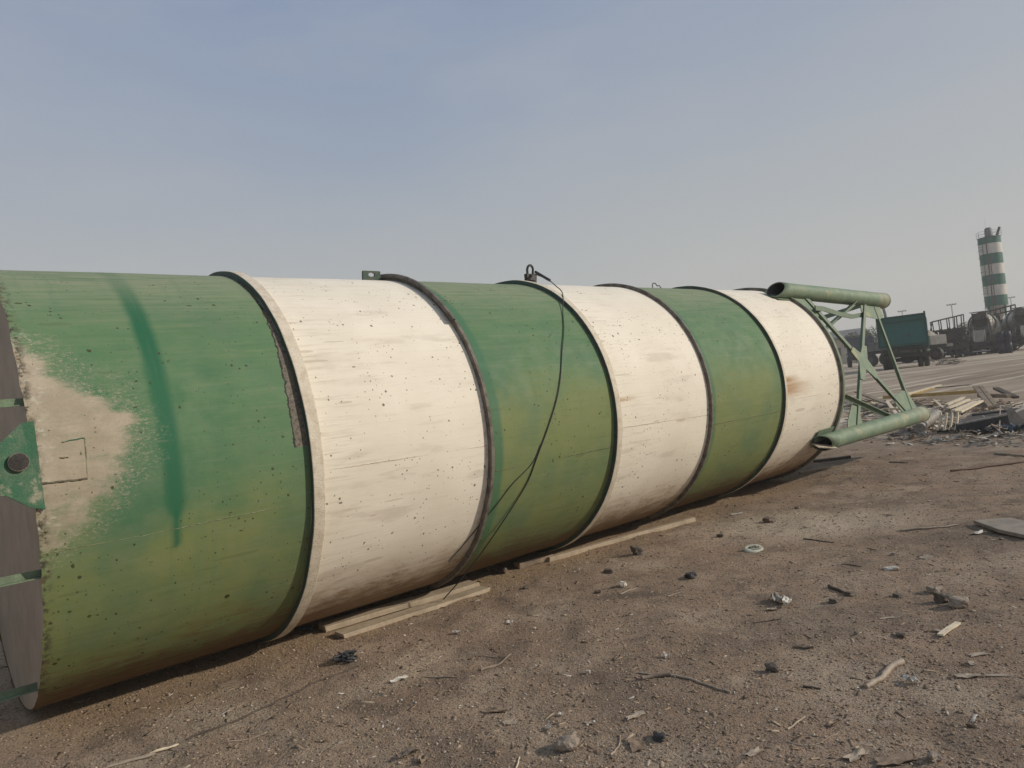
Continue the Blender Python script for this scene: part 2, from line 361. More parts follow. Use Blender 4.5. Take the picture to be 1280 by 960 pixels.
bead([(.76,7.2),(.80,7.0)],.005,M['welddk'],'patch_edge')
# lifting lugs along the top
def toplug(s,th,w,h,mat,hole=True):
    m=MB(); b=L(s,th,1.49); up=(L(s,th,2)-b).normalized(); ax=Vector((1,0,0)); nr=ax.cross(up); K=14; outer=[];inner=[]
    oc=b+up*h*.62
    for k in range(K):
        t=2*PI*k/K; dx,dy=math.cos(t),math.sin(t)
        inner.append(oc+ax*dx*w*.2+up*dy*h*.2)
        kx=max(-1,min(1,dx*1.5))*w/2; ky=h*.36*max(-1,min(1,dy*1.35)) if dy>0 else -h*.62*min(1,-dy*1.6); outer.append(oc+ax*kx+up*ky)
    T=nr*.012; v=[p-T for p in outer]+[p-T for p in inner]+[p+T for p in outer]+[p+T for p in inner]
    fs=[]
    for k in range(K):
        j=(k+1)%K; fs+=[(k,j,K+j,K+k),(2*K+j,2*K+k,3*K+k,3*K+j),(j,k,2*K+k,2*K+j),(K+k,K+j,3*K+j,3*K+k)]
    m.add(v,fs); return m.build('lifting_lug',mat,silo),oc
toplug(3.64,82,.19,.10,M['flange_dark'])
lg,oc=toplug(5.68,80,.17,.13,M['dark_steel'])
m=MB(); up=Vector((0,-.17,.98)); base=L(5.67,80,1.56)
m.tube([base+Vector((-.035,0,0))]+[base+up*(.10+.055*math.sin(t))+Vector((-.045*math.cos(t),0,0)) for t in [PI*k/8 for k in range(9)]]+[base+Vector((.035,0,0))],.014,8)
m.box(base+up*.02,(.13,.05,.07)); m.build('shackle',M['dark_steel'],lg)
m=MB(); b=L(8.02,82,1.49); m.tube([b+Vector((.11*x,0,.075*y)) for x,y in ((0,0),(-.1,.6),(.15,1.0),(.6,.95),(.9,.5),(1.3,.6),(1.7,.1))],.007,6); m.build('wire_loop',M['dark_steel'],silo)
# bottom hopper cone, legs, bracing
m=MB(); m.lathe([(10.53,1.46),(12.0,.52),(12.05,.52),(12.05,.22),(12.25,.22),(12.25,.0)],64,axis='x',c=(0,0,AZ)); m.build('hopper_cone',M['green_brace'],silo)
LEG=[(57,1.6),(-33,1.6),(-123,1.58),(147,1.6)]
def LV(s,a,z): return Vector((s,-a,AZ+z))
ends={0:(LV(10.25,.84,1.375),LV(13.92,.90,1.22)),1:(L(10.12,-34.3,1.62),L(13.85,-33,1.62))}
for i,(th,r) in enumerate(LEG):
    p,q=ends.get(i,(L(10.15,th,r),L(13.9,th,r))); m=MB(); n=32; d=(q-p).normalized()
    rad=(L(0,th,1)-Vector((0,0,AZ))).normalized(); rad=(rad-d*rad.dot(d)).normalized(); t=d.cross(rad); vs=[]
    K=16; ro=[.118+.022*k/K for k in range(K+1)]
    for inn in (0,1):
        for k in range(K+1):
            for j in range(n):
                a=2*PI*j/n; rr=ro[k]-(.012 if inn else 0); x=math.cos(a)
                off=d*(-(1-x)/2*.20 if k==0 else 0)     # shell side reaches further along the tank
                dent=noise.noise(Vector((k*.5,x*1.5,i*4)))*.004
                vs.append(p+(q-p)*(k/K)+off+(rad*math.cos(a)+t*math.sin(a))*(rr+dent))
    N1=(K+1)*n; fs=[];mi=[]
    for k in range(K):
        for j in range(n):
            jj=(j+1)%n; a0=k*n+j;a1=k*n+jj;b0=a0+n;b1=a1+n
            fs.append((a0,b0,b1,a1)); mi.append(2 if k>=K-2 else 0); fs.append((N1+a0,N1+a1,N1+b1,N1+b0)); mi.append(1)
    for j in range(n):
        jj=(j+1)%n; fs.append((j,jj,N1+jj,N1+j)); mi.append(0); e=K*n; fs.append((e+jj,e+j,N1+e+j,N1+e+jj)); mi.append(0)
    b=len(m.v); m.v+=[tuple(v) for v in vs]; m.f=fs; m.m=mi; m.sm=[True]*len(fs)
    lgo=m.build('leg',[M['green_steel'],M['inside'],M['leg_end']],silo)
    m=MB(); m.cyl(q-d*.03,q+d*.012,.143,32); m.build('foot_plate',M['flange_green'],lgo)
    m=MB()
    b0=p+d*-.13-rad*.10; m.poly([b0-t*.16,b0+t*.13,b0+d*.5+t*.13,b0+d*.5-t*.16],rad,.01); m.build('saddle_plate',M['green_brace'],lgo)
m=MB(); m.bar(LV(9.90,1.30,-.93),LV(10.2,1.44,-.99),.14,.012,up=(0,-.35,.95)); m.build('fin_plate',M['weldw'],silo)
def onleg(i,s,inset=0.0,dz=0):
    p,q=ends.get(i,(L(10.15,*LEG[i]),L(13.9,*LEG[i]))); f=(s-p.x)/(q.x-p.x); return p+(q-p)*f
def brace(p,q,w=.07,t=.010,up=(0,-1,.15),name='brace',mat='green_brace'):
    m=MB(); m.angle(p,q,w,t,up=up); return m.build(name,M[mat],silo)
def toward(p,q,d): return p+(q-p).normalized()*d
# near face (legs 0-1)
A1,A2=onleg(0,10.85),onleg(0,13.15); B1,B2=onleg(1,11.15),onleg(1,13.35); fn=((A2-A1).cross(B1-A1)).normalized()
if fn.y>0: fn=-fn
off=fn*.03
g0=toward(A1,B2,.12)+off; g1=toward(B2,A1,.12)+off; h0=toward(A2,B1,.12)+off; h1=toward(B1,A2,.12)+off
u_=(g1-g0); v_=(h1-h0); w_=g0-h0; a_,b_,c__=u_.dot(u_),u_.dot(v_),v_.dot(v_); t_=(b_*v_.dot(w_)-c__*u_.dot(w_))/(a_*c__-b_*b_); cc=g0+u_*t_
brace(g0,g1,up=-fn); brace(h0,h1,up=-fn)
def plate(c,pts,nm='gusset_plate'):
    m=MB(); u=Vector((1,0,0)); u=(u-fn*u.dot(fn)).normalized(); v=fn.cross(u).normalized(); v=v if v.z>0 else -v
    m.poly([c+u*x*1.25+v*y for x,y in pts],fn,.012); return m.build(nm,M['green_steel'],silo)
plate(cc+fn*.012,[(-.26,.16),(-.17,.24),(.0,.12),(.14,.26),(.25,.22),(.14,.0),(.30,-.26),(.20,-.34),(.0,-.16),(-.16,-.34),(-.26,-.30),(-.13,-.02)])
plate(A1+fn*.01,[(-.26,-.06),(.16,-.06),(.36,-.34),(.26,-.42),(-.02,-.24)]); plate(A2+fn*.01,[(-.20,-.06),(.40,-.06),(.42,-.34),(.26,-.40),(-.12,-.34),(-.26,-.24)])
plate(B1+fn*.01,[(-.22,.05),(.24,.05),(.26,.42),(.12,.44),(-.14,.2)]); plate(B2+fn*.01,[(-.18,.05),(.34,.05),(.14,.46),(-.02,.48),(-.34,.40),(-.36,.28)])
E1,E2=onleg(0,13.42),onleg(1,13.5); brace(toward(E1,E2,.15)+fn*.02,toward(E2,E1,.12)+fn*.02,.06,up=-fn,name='end_strut')
# upper face: sagging strut and a diagonal; lower face diagonal; far faces
m=MB(); pts=[LV(10.9,1.05,1.07),LV(11.4,.95,1.07),LV(12.0,.93,.985),LV(12.5,.92,.94),LV(12.9,.92,.965),LV(13.25,.93,1.02)]
for a,b in zip(pts[:-1],pts[1:]): m.bar(a,b,.02,.075,up=(0,0,1))
m.build('bent_strut',M['green_brace'],silo)
brace(LV(12.75,.92,1.2),LV(11.3,.80,.62),.07,.012,name='upper_brace')
brace(onleg(1,12.65)+Vector((0,.05,.06)),LV(11.0,1.28,-.33),.06,.012,name='lower_brace')
brace(onleg(0,13.5),onleg(3,13.5),name='end_strut'); brace(onleg(3,13.5),onleg(2,13.5),name='end_strut'); brace(onleg(2,13.5),onleg(1,13.5)+Vector((0,0,.05)),name='end_strut')
brace(onleg(3,11),onleg(2,13.2)); brace(onleg(2,11),onleg(3,13.2))
# ------------------------------------------------------------------ cable on the silo
Mw=Matrix.Translation(SC)@Matrix.Rotation(RZ,4,'Z')
def smooth(pts,n=8):
    out=[]; P=[pts[0]]+list(pts)+[pts[-1]]
    for i in range(1,len(P)-2):
        for k in range(n):
            t=k/n; a,b,c,d=P[i-1],P[i],P[i+1],P[i+2]
            out.append(.5*((2*b)+(c-a)*t+(2*a-5*b+4*c-d)*t*t+(-a+3*b-3*c+d)*t**3))
    out.append(P[-2]); return out
cab=empty('steel_cable',Mw@L(5.64,64,1.5),0,'dark steel cable shackled to the silo top, draped down the middle green band','cable')
inv=Matrix.Translation(-(Mw@L(5.64,64,1.5)))
def SW(s,th,r): return inv@Mw@L(s,th,r)
gp=Mw@Vector((3.667,-.80,0)); gp.z=gh(gp.x,gp.y)+.045
path=[(5.70,79,1.62),(5.70,71,1.575),(5.64,63.6,1.545),(5.50,54,1.553),(5.286,43.6,1.51),(5.09,33,1.508),(4.918,24,1.508),(4.77,14,1.508),(4.654,6.4,1.508),(4.51,-2,1.508),(4.37,-11,1.508),(4.27,-20,1.508),(4.15,-28,1.508),(4.08,-33,1.512)]
pp=smooth([SW(*q) for q in path],5)+[inv@((Mw@L(4.08,-33,1.512)).lerp(gp,t)+Vector((0,0,-.03*math.sin(PI*t)))) for t in (.2,.4,.6,.8,1)]
m=MB(); m.tube(pp,.0055,6); m.build('cable_strand',M['dark_steel'],cab)
m=MB(); m.tube(smooth([SW(*q) for q in [(4.40,-8,1.506),(4.30,-14,1.504),(4.087,-19.9,1.504),(3.95,-26,1.504),(3.808,-32.7,1.504),(3.70,-40,1.504),(3.62,-48,1.504)]],5),.0042,5); m.build('frayed_strand',M['dark_steel'],cab)
m=MB(); m.cyl(SW(5.70,78,1.64),SW(5.66,68,1.575),.016,8); m.build('cable_clamp',M['dark_steel'],cab)
# ------------------------------------------------------------------ ground
def ground_mat():
    t=NT('yard_soil_and_gravel'); o=t.obj(); X,Y,Z=t.sep(o); p=t.vec(X,Y,0.0)
    n1=t.noise(p,.35,5,.6); n2=t.noise(p,1.6,7,.65); n3=t.noise(p,9,6,.7); n4=t.noise(p,55,5,.75)
    c=t.mix(t.ss(n2,.35,.65),(.272,.192,.134),(.352,.258,.184))
    c=t.mix(t.ss(t.noise(p,2.6,8,.7,.5),.48,.62,0,.7),c,(.165,.122,.092)); c=t.mix(t.ss(n1,.5,.66,0,.65),c,(.16,.12,.09))
    c=t.mix(t.ss(t.noise(p,.8,7,.7,.4),.5,.64,0,.7),c,(.41,.33,.245))
    # tan soil drifted along the tank
    ax=t.math('ADD',t.math('MULTIPLY',t.math('SUBTRACT',X,SC.x),SN.x),t.math('MULTIPLY',t.math('SUBTRACT',Y,SC.y),SN.y))
    dd=t.math('ADD',ax,t.math('MULTIPLY_ADD',n2,1.5,-.75)); r=t.n('ShaderNodeVectorMath',operation='LENGTH'); t.l(p,r.inputs[0]); rad=r.outputs['Value']
    c=t.mix(t.math('MULTIPLY',t.ss(dd,1.25,.65,0,.8),t.ss(rad,13,10)),c,(.42,.30,.185))
    # pale dusty patch out in the open
    for (cx_,cy_,rx,ry,f,cl) in ((3.1,8.1,1.5,.8,.6,(.56,.47,.36)),(4.4,6.9,.8,.5,.6,(.155,.125,.10)),(.75,6.1,.35,.14,.7,(.10,.075,.06)),(2.0,5.0,.8,.4,.35,(.14,.115,.095))):
        q=t.n('ShaderNodeVectorMath',operation='LENGTH'); v=t.vec(t.math('MULTIPLY',t.math('SUBTRACT',X,cx_),1/rx),t.math('MULTIPLY',t.math('SUBTRACT',Y,cy_),1/ry),0.0); t.l(v,q.inputs[0])
        c=t.mix(t.ss(t.math('ADD',q.outputs['Value'],t.math('MULTIPLY_ADD',n2,1.4,-.7)),1.2,.4,0,f),c,cl)
    # grains
    v=t.voro(p,85); cr=t.sep(v.outputs['Color']); c=t.mix(t.ss(cr[0],.6,1,0,.55),c,(.30,.245,.20)); c=t.mix(t.ss(cr[1],.6,1,0,.6),c,(.085,.065,.052))
    v2=t.voro(p,34); c2=t.sep(v2.outputs['Color']); c=t.mix(t.math('MULTIPLY',t.ss(c2[0],.82,.95),t.ss(v2.outputs['Distance'],.38,.25,0,.6)),c,(.28,.24,.20))
    c=t.mix(t.ss(n4,.55,.75,0,.5),c,(.10,.078,.062)); c=t.mix(t.ss(n3,.55,.75,0,.35),c,(.13,.10,.08))
    # the far yard: driven-over, greyer, with pale wheel tracks
    fc=t.mix(t.ss(t.noise(p,.25,6,.65),.35,.65),(.29,.225,.165),(.41,.33,.25))
    tr=t.noise(t.scale(t.vec(t.math('ADD',t.math('MULTIPLY',X,.94),t.math('MULTIPLY',Y,.34)),t.math('SUBTRACT',t.math('MULTIPLY',Y,.94),t.math('MULTIPLY',X,.34)),0.0),(.05,.9,1)),1.0,5,.6,.3)
    fc=t.mix(t.ss(tr,.52,.58,0,.9),fc,(.60,.52,.41)); fc=t.mix(t.ss(tr,.32,.44,.65,0),fc,(.14,.115,.095))
    fc=t.mix(t.ss(rad,45,75,0,.65),fc,(.52,.43,.33))
    c=t.mix(t.ss(t.math('ADD',rad,t.math('MULTIPLY_ADD',n1,8.0,-4.0)),14,21),c,fc)
    h=t.math('ADD',t.math('MULTIPLY',t.math('SUBTRACT',1.0,v.outputs['Distance']),.6),t.math('ADD',t.math('MULTIPLY',n3,2.2),t.math('MULTIPLY',n4,1.2)))
    return t.out(c,.95,h,.9,.010,.1)
gm=ground_mat()
rr=[0.0,.4,.8,1.2,1.6,2.0,2.3]; 
while rr[-1]<22: rr.append(rr[-1]*1.0075)
while rr[-1]<620: rr.append(rr[-1]*1.05)
az=[]
a=-52.0
while a<52: az.append(a); a+=.34
a=52.0
while a<308: az.append(a); a+=4
vs=[(0,0,gh(0,0))]; nA=len(az)
for r in rr[1:]:
    for a in az:
        x,y=r*math.sin(R_(a)),r*math.cos(R_(a)); vs.append((x,y,gh(x,y) if r<70 else terr(x,y)))
fs=[(0,1+(k+1)%nA,1+k) for k in range(nA)]
for j in range(len(rr)-2):
    b=1+j*nA
    for k in range(nA): kk=(k+1)%nA; fs.append((b+k,b+kk,b+nA+kk,b+nA+k))
m=MB(); m.v=vs; m.f=fs; m.m=[0]*len(fs); m.sm=[True]*len(fs); g=m.build('ground',gm); g['kind']='structure'
# gravel: thousands of pebbles, chips and straw
def scatter(name,N,shape,smin,smax,rmin,rmax,matl,flat,label=None,asp=1.0,power=1.0):
    base=np.array(shape[0],float); faces=np.array(shape[1]); nv=len(base)
    u=rng.random(N)**power; r=rmin*(rmax/rmin)**u; a=np.radians(rng.uniform(-46,46,N))
    x=r*np.sin(a); y=r*np.cos(a)
    ss=(smin*(smax/smin)**(rng.random(N)**2.6))*(1+.05*np.maximum(0,r-6))
    V=np.repeat(base[None],N,0)*(1+rng.uniform(-.38,.38,(N,nv,3)))
    V[:,:,2]*=flat; V[:,:,0]*=asp*rng.uniform(.5,1.2,(N,1)) if asp!=1 else 1
    tl=rng.normal(0,.25,(N,1)); V[:,:,2]+=V[:,:,0]*tl*.5/asp
    an=rng.uniform(0,2*PI,N); ca,sa=np.cos(an)[:,None],np.sin(an)[:,None]
    X=V[:,:,0]*ca-V[:,:,1]*sa; Y=V[:,:,0]*sa+V[:,:,1]*ca; V=np.stack([X,Y,V[:,:,2]],-1)*ss[:,None,None]
    zz=np.array([gh(p,q) for p,q in zip(x,y)]); V[:,:,0]+=x[:,None]; V[:,:,1]+=y[:,None]; V[:,:,2]+=(zz+ss*flat*.25)[:,None]
    Fc=(faces[None]+ (np.arange(N)*nv)[:,None,None]).reshape(-1,faces.shape[1])
    me=bpy.data.meshes.new(name); me.vertices.add(N*nv); me.vertices.foreach_set('co',V.reshape(-1))
    nf,k=Fc.shape; me.loops.add(nf*k); me.loops.foreach_set('vertex_index',Fc.ravel().astype(np.int32)); me.polygons.add(nf)
    me.polygons.foreach_set('loop_start',np.arange(0,nf*k,k,dtype=np.int32)); me.update(calc_edges=True); 
    at=me.attributes.new('rnd','FLOAT','FACE'); at.data.foreach_set('value',np.repeat(rng.random(N),len(faces)))
    me.materials.append(matl); ob=bpy.data.objects.new(name,me); col.objects.link(ob); ob['kind']='stuff'; return ob
OCT=([(1,0,0),(-1,0,0),(0,1,0),(0,-1,0),(0,0,1),(0,0,-1)],[(0,2,4),(2,1,4),(1,3,4),(3,0,4),(2,0,5),(1,2,5),(3,1,5),(0,3,5)])
BX=([(x,y,z) for x in(-1,1) for y in(-1,1) for z in(-1,1)],[(0,1,3,2),(4,6,7,5),(0,4,5,1),(2,3,7,6),(0,2,6,4),(1,5,7,3)])
def rndmat(name,stops,rough=.9):
    t=NT(name); a=t.n('ShaderNodeAttribute',attribute_name='rnd'); cr=t.n('ShaderNodeValToRGB'); cr.color_ramp.interpolation='LINEAR'
    e=cr.color_ramp.elements; e[0].position=stops[0][0]; e[0].color=(*stops[0][1],1); e[1].position=stops[-1][0]; e[1].color=(*stops[-1][1],1)
    for p,c in stops[1:-1]: q=e.new(p); q.color=(*c,1)
    t.l(a.outputs['Fac'],cr.inputs[0]); n=t.noise(t.obj(),60,3,.6); c=t.mix(t.ss(n,.4,.7,0,.4),cr.outputs[0],(.07,.055,.045)); return t.out(c,rough,spec=.15)
pm=rndmat('pebble_stone',[(0,(.17,.125,.09)),(.3,(.25,.185,.13)),(.7,(.33,.25,.18)),(.92,(.45,.36,.27)),(.97,(.48,.43,.36)),(1,(.6,.55,.48))])
scatter('gravel',70000,OCT,.0028,.012,3.0,13,pm,.6)
scatter('coarse_gravel',900,OCT,.010,.022,3.3,24,pm,.55)
cm=rndmat('chip_wood',[(0,(.14,.10,.07)),(.5,(.27,.20,.14)),(.9,(.40,.32,.23)),(1,(.55,.5,.44))])
scatter('wood_chips_and_straw',3000,BX,.005,.011,3.2,20,cm,.22,asp=4.0)
# ------------------------------------------------------------------ debris materials
M['wood']=plain('fresh_pine_board',(.47,.38,.27),(.36,.285,.20),sc_=3,stretch=(1,1,1),bs=.5)
M['wood_old']=plain('weathered_board',(.30,.225,.15),(.16,.125,.095),sc_=4,bs=.5)
M['wood_dark']=plain('dark_weathered_board',(.095,.07,.052),(.06,.045,.035),sc_=5)
M['wood_yellow']=plain('yellow_plywood',(.52,.35,.13),(.42,.28,.10),sc_=4)
M['wood_pale']=plain('pale_lath',(.72,.62,.45),(.58,.48,.33),sc_=6)
M['bark']=plain('bark_stick',(.25,.19,.145),(.16,.12,.09),sc_=20)
M['stick_pale']=plain('bleached_stick',(.42,.34,.26),(.30,.24,.18),sc_=20)
M['stick_dark']=plain('dark_stick',(.075,.055,.042),(.11,.085,.065),sc_=20)
M['rust']=plain('rusty_rod',(.15,.08,.05),(.09,.05,.035),sc_=15)
M['stone']=plain('grey_tan_stone',(.33,.27,.21),(.24,.19,.15),sc_=14,bs=.6)
M['stone_brown']=plain('brown_stone',(.19,.135,.10),(.13,.095,.07),sc_=14,bs=.6)
M['stone_dark']=plain('dark_clod',(.115,.093,.075),(.16,.13,.10),sc_=18,bs=.6)
M['stone_white']=plain('white_stone',(.58,.53,.46),(.42,.37,.3),sc_=14,bs=.4)
M['card']=plain('brown_cardboard',(.27,.195,.135),(.20,.145,.1),sc_=9)
M['paper']=plain('dirty_white_scrap',(.62,.58,.51),(.42,.37,.31),sc_=16)
M['greysc']=plain('grey_plastic_scrap',(.34,.31,.27),(.2,.18,.155),sc_=12)
M['black']=plain('black_plastic',(.028,.029,.033),(.05,.05,.052),sc_=12,spec=.5)
M['blue']=plain('faded_blue_cloth',(.10,.15,.18),(.06,.08,.1),sc_=10)
M['red']=plain('faded_red_cloth',(.30,.12,.10),(.2,.09,.08),sc_=10)
M['conc']=plain('concrete_slab',(.30,.255,.205),(.22,.185,.15),sc_=6,bs=.5)
M['lid']=plain('pale_green_plastic',(.50,.52,.43),(.36,.36,.28),sc_=14)
# ------------------------------------------------------------------ debris builders
cnt=[0]
def fin(m,name,mat,label,cat,group=None,bevel=0):
    o=m.build(name,mat,bevel=bevel); recenter(o); return tag(o,label,cat,group)
def stick(pix,r,mat,label,name='stick',cat='stick',lift=0,taper=.6,group=None):
    pts=[G(*p) for p in pix]
    if len(pts)>2: pts=smooth(pts,4)
    else: pts=[pts[0].lerp(pts[1],t) for t in (0,.25,.5,.75,1)]
    n=len(pts); L_=(pts[-1]-pts[0]).length
    out=[]
    for i,p in enumerate(pts):
        j=.015*L_
        out.append(Vector((p.x+random.uniform(-j,j),p.y+random.uniform(-j,j),gh(p.x,p.y)+r*.8+lift)))
    m=MB(); m.tube(out,[r*(1-(1-taper)*i/(n-1))*random.uniform(.85,1.12) for i in range(n)],7); return fin(m,name,M[mat],label,cat,group)
def plank(p,q,w,t,mat,label,name='plank',z0=0,z1=None,cat='plank',tilt=0,group=None,split=True):
    """p,q pixels on the ground; z0,z1 height of the two ends above the ground"""
    P,Q=G(*p),G(*q); z1=z0 if z1 is None else z1; P.z+=z0+t/2; Q.z+=z1+t/2
    d=(Q-P); Ln=d.length; d.normalize(); x=d.cross(Vector((0,0,1))).normalized(); y=x.cross(d)
    if tilt: Rm=Matrix.Rotation(tilt,3,d); x=Rm@x; y=Rm@y
    m=MB(); K=10; prev=None; vs=[]
    for k in range(K+1):
        f=k/K; c=P+(Q-P)*f+y*(noise.noise(Vector((f*2,P.x,P.y)))*.008)
        e=random.uniform(-.02,.02) if k in(0,K) else 0
        for sx,sy in ((-1,-1),(1,-1),(1,1),(-1,1)):
            ww=w/2*(1+noise.noise(Vector((f*5,sx*3,P.x*7)))*.06)
            vs.append(c+x*sx*ww+y*sy*t/2+d*(e+(random.uniform(-.015,.015) if k in(0,K) else 0)))
    fs=[]
    for k in range(K):
        for j in range(4): jj=(j+1)%4; fs.append((k*4+j,k*4+jj,k*4+4+jj,k*4+4+j))
    fs+= [(3,2,1,0),(K*4,K*4+1,K*4+2,K*4+3)]
    m.add(vs,fs); return fin(m,name,M[mat],label,cat,group,bevel=min(t,w)*.08)
def ico(sub=2):
    import bmesh
    bm=bmesh.new(); bmesh.ops.create_icosphere(bm,subdivisions=sub,radius=1); v=[x.co.copy() for x in bm.verts]; f=[tuple(y.index for y in x.verts) for x in bm.faces]; bm.free(); return v,f
IC=ico(3)
def stone(px,sz,mat,label,flat=.65,name='stone',cat='stone',rough=.35,asp=1.2,group=None,ang=True):
    p=G(*px); sd=random.uniform(0,100); m=MB(); vs=[]; an=random.uniform(0,PI); ca,sa=math.cos(an),math.sin(an)
    for v in IC[0]:
        d=v.normalized()
        if ang: # facetted
            k=max(abs(d.x+.3*d.y),abs(d.y-.2*d.z),abs(d.z+.25*d.x),abs(.6*d.x+.6*d.y+.5*d.z)); f=.75/max(.5,k)
        else: f=1
        f*=1+rough*noise.noise(d*1.6+Vector((sd,0,0)))+.12*noise.noise(d*5+Vector((sd,3,0)))
        q=d*f*sz/2; x,y=q.x*asp,q.y; vs.append((x*ca-y*sa+p.x,x*sa+y*ca+p.y,q.z*flat+p.z+sz*flat*.28))
    m.add(vs,IC[1],0,False); return fin(m,name,M[mat],label,cat,group)
def scrap(px,sx,sy,mat,label,curl=.2,name='scrap',cat='scrap',yaw=None,group=None,th=.003,jag=.25,sd=None,lift=0):
    p=G(*px); sd=random.uniform(0,99) if sd is None else sd; an=random.uniform(0,PI) if yaw is None else yaw; m=MB(); n=9
    top=[];bot=[]; ca,sa=math.cos(an),math.sin(an)
    K=18; ringsn=4; P=[]
    for r in range(ringsn+1):
        for k in range(K):
            a=2*PI*k/K; e=1/max(abs(math.cos(a)),abs(math.sin(a)),.75)*.8
            e*=1+jag*noise.noise(Vector((math.cos(a)*2+sd,math.sin(a)*2,0)))*1.6+jag*.5*noise.noise(Vector((a*3,sd,1)))
            f=r/ringsn; u,v=math.cos(a)*e*f*sx/2,math.sin(a)*e*f*sy/2
            z=curl*min(sx,sy)*(noise.noise(Vector((u/sx*3+sd,v/sy*3,2)))*.9+.55*f*f*abs(noise.noise(Vector((math.cos(a)+sd,math.sin(a),5))))*2)
            P.append((u,v,z))
    zmin=min(q[2] for q in P)
    W=lambda u,v,z:(u*ca-v*sa+p.x,u*sa+v*ca+p.y,p.z+z-zmin+.002+lift)
    vs=[W(*q) for q in P]+[W(q[0],q[1],q[2]+th) for q in P]; N=len(P); fs=[]
    for r in range(ringsn):
        for k in range(K):
            kk=(k+1)%K; a,b,c,d=r*K+k,r*K+kk,(r+1)*K+kk,(r+1)*K+k
            if r==0: fs+= [(b,d,c) if False else (a,c,d),(N+a,N+d,N+c)]
            else: fs+= [(a,b,c,d),(N+a,N+d,N+c,N+b)]
    o=ringsn*K
    for k in range(K): kk=(k+1)%K; fs.append((o+k,o+kk,N+o+kk,N+o+k))
    m.add(vs,fs); return fin(m,name,M[mat],label,cat,group)
# boards beside the silo
plank((406,788),(592,733),.17,.045,'wood','pine board lying closest under the cream silo band, behind its twin board',z0=.004)
plank((424,797),(606,738),.15,.035,'wood','pine board on the open side of the pair by the cream silo band',z0=.0)
plank((685,702),(868,651),.07,.05,'wood','long pale timber lying along the middle of the silo')
plank((645,711),(688,699),.10,.06,'wood_old','short grey block at the near end of the long pale timber','timber_block')
plank((1018,578),(1062,573),.10,.05,'wood_dark','dark board poking out beyond the last silo ring')
plank((1000,592),(1048,584),.05,.03,'wood_old','thin grey board in shade just below the last silo ring')
stone((628,716),.11,'stone_dark','dark rubble lump under the silo beside the grey block','stone' and .7)
stone((607,714),.07,'stone_brown','small brown lump under the silo left of the dark rubble')
scrap((384,788),.16,.05,'blue','bluish plastic strip in the shade under the first ring',curl=.5,cat='plastic')
# ground debris
scrap((921,643),.19,.07,'paper','flat white scrap on bare ground below the far green band',curl=.12,yaw=.2)
stone((962,653),.12,'stone_brown','brown brick chunk right of the flat white scrap',flat=.7)
o=None
m=MB(); p=G(942,688); vs=[]
lid=empty('plastic_lid',p,.5,'pale oval plastic lid with dark slots on the open ground','lid')
m.lathe([(.012,0),(.02,.06),(.035,.085),(.02,.10),(0,.105),(0,.0)],28); o=m.build('rim',M['lid'],lid); o.scale=(1.1,.75,1); o.rotation_euler=(.25,0,0)
m=MB(); m.box((.0,.01,.035),(.09,.02,.012)); m.box((.02,-.03,.033),(.05,.015,.012)); m.build('slot',M['stone_dark'],lid)
stone((997,636),.06,'stone_brown','small brown clod far up the ground near the silo shadow')
stone((900,671),.07,'stone_dark','dark clod left of the oval plastic lid')
stone((863,722),.11,'black','black square-edged lump below the dark clod by the lid',flat=.6)
stick([(1124,664),(1160,661),(1199,657)],.013,'stick_pale','long pale straight stick pointing at the grey slab')
P=[G(1217,656),G(1263,653),G(1292,661),G(1300,672),G(1283,676),G(1248,669)]; zc=max(q.z for q in P)+.03
m=MB(); m.poly([Vector((q.x,q.y,zc)) for q in P],(0,0.02,1),.035); fin(m,'slab',M['conc'],'flat grey slab at the right edge of the yard','slab',bevel=.004)
m=MB(); m.poly([Vector((q.x+.03,q.y-.05,zc-.03)) for q in P],(0,0.02,1),.02); fin(m,'board',M['wood_dark'],'dark board underneath the flat grey slab','board')
scrap((1223,668),.17,.08,'paper','white crumpled scrap at the tip of the grey slab',curl=.3)
scrap((1157,698),.15,.08,'conc','pale tile fragment halfway between slab and stone trio',curl=.04,th=.01,jag=.1,name='tile_fragment',cat='tile')
scrap((1117,694),.05,.05,'conc','small upright-looking pale chip left of the tile fragment',curl=.1,th=.02,jag=.1,name='tile_fragment',cat='tile')
stone((1114,712),.10,'stone_white','flat pale stone with dark shade under it, below the pale chip',flat=.35)
stick([(1005,674),(1043,679)],.007,'stick_dark','thin dark stick right of the plastic lid')
stick([(1052,706),(1077,709)],.008,'bark','short brown stick left of the flat pale stone')
stick([(1036,734),(1050,740),(1062,745)],.014,'stick_dark','dark knobbly stick above the torn grey rag')
stone((1062,744),.07,'stone_dark','dark clod at the end of the knobbly stick')
stone((1043,753),.07,'stone_dark','dark clod just below the knobbly stick')
scrap((972,752),.17,.10,'greysc','torn grey rag, left piece of the heap in open ground',curl=.5,name='rag',cat='rag')
scrap((985,757),.15,.07,'paper','torn pale rag lying over the grey rag',curl=.5,name='rag',cat='rag',lift=.02)
scrap((965,763),.09,.05,'stick_pale','small tan flake below the torn grey rag',curl=.3,name='flake',cat='flake')
stone((1169,741),.09,'stone','grey stone at the back of the stone trio',flat=.8)
stone((1181,753),.11,'stone_dark','dark stone in the middle of the stone trio',flat=.9)
stone((1199,758),.11,'stone','round tan stone at the right of the stone trio',flat=.85,ang=False)
stone((1126,796),.06,'stone_dark','dark clod left of the bright wood chip')
stone((1122,746),.06,'stone_dark','dark clod left of the stone trio')
plank((1176,796),(1198,783),.035,.012,'wood_pale','bright splintered wood chip below the stone trio',name='wood_chip',cat='wood chip',z0=.005,z1=.02)
plank((1168,789),(1180,791),.02,.008,'stick_pale','tiny tan splinter left of the bright wood chip',name='wood_chip',cat='wood chip')
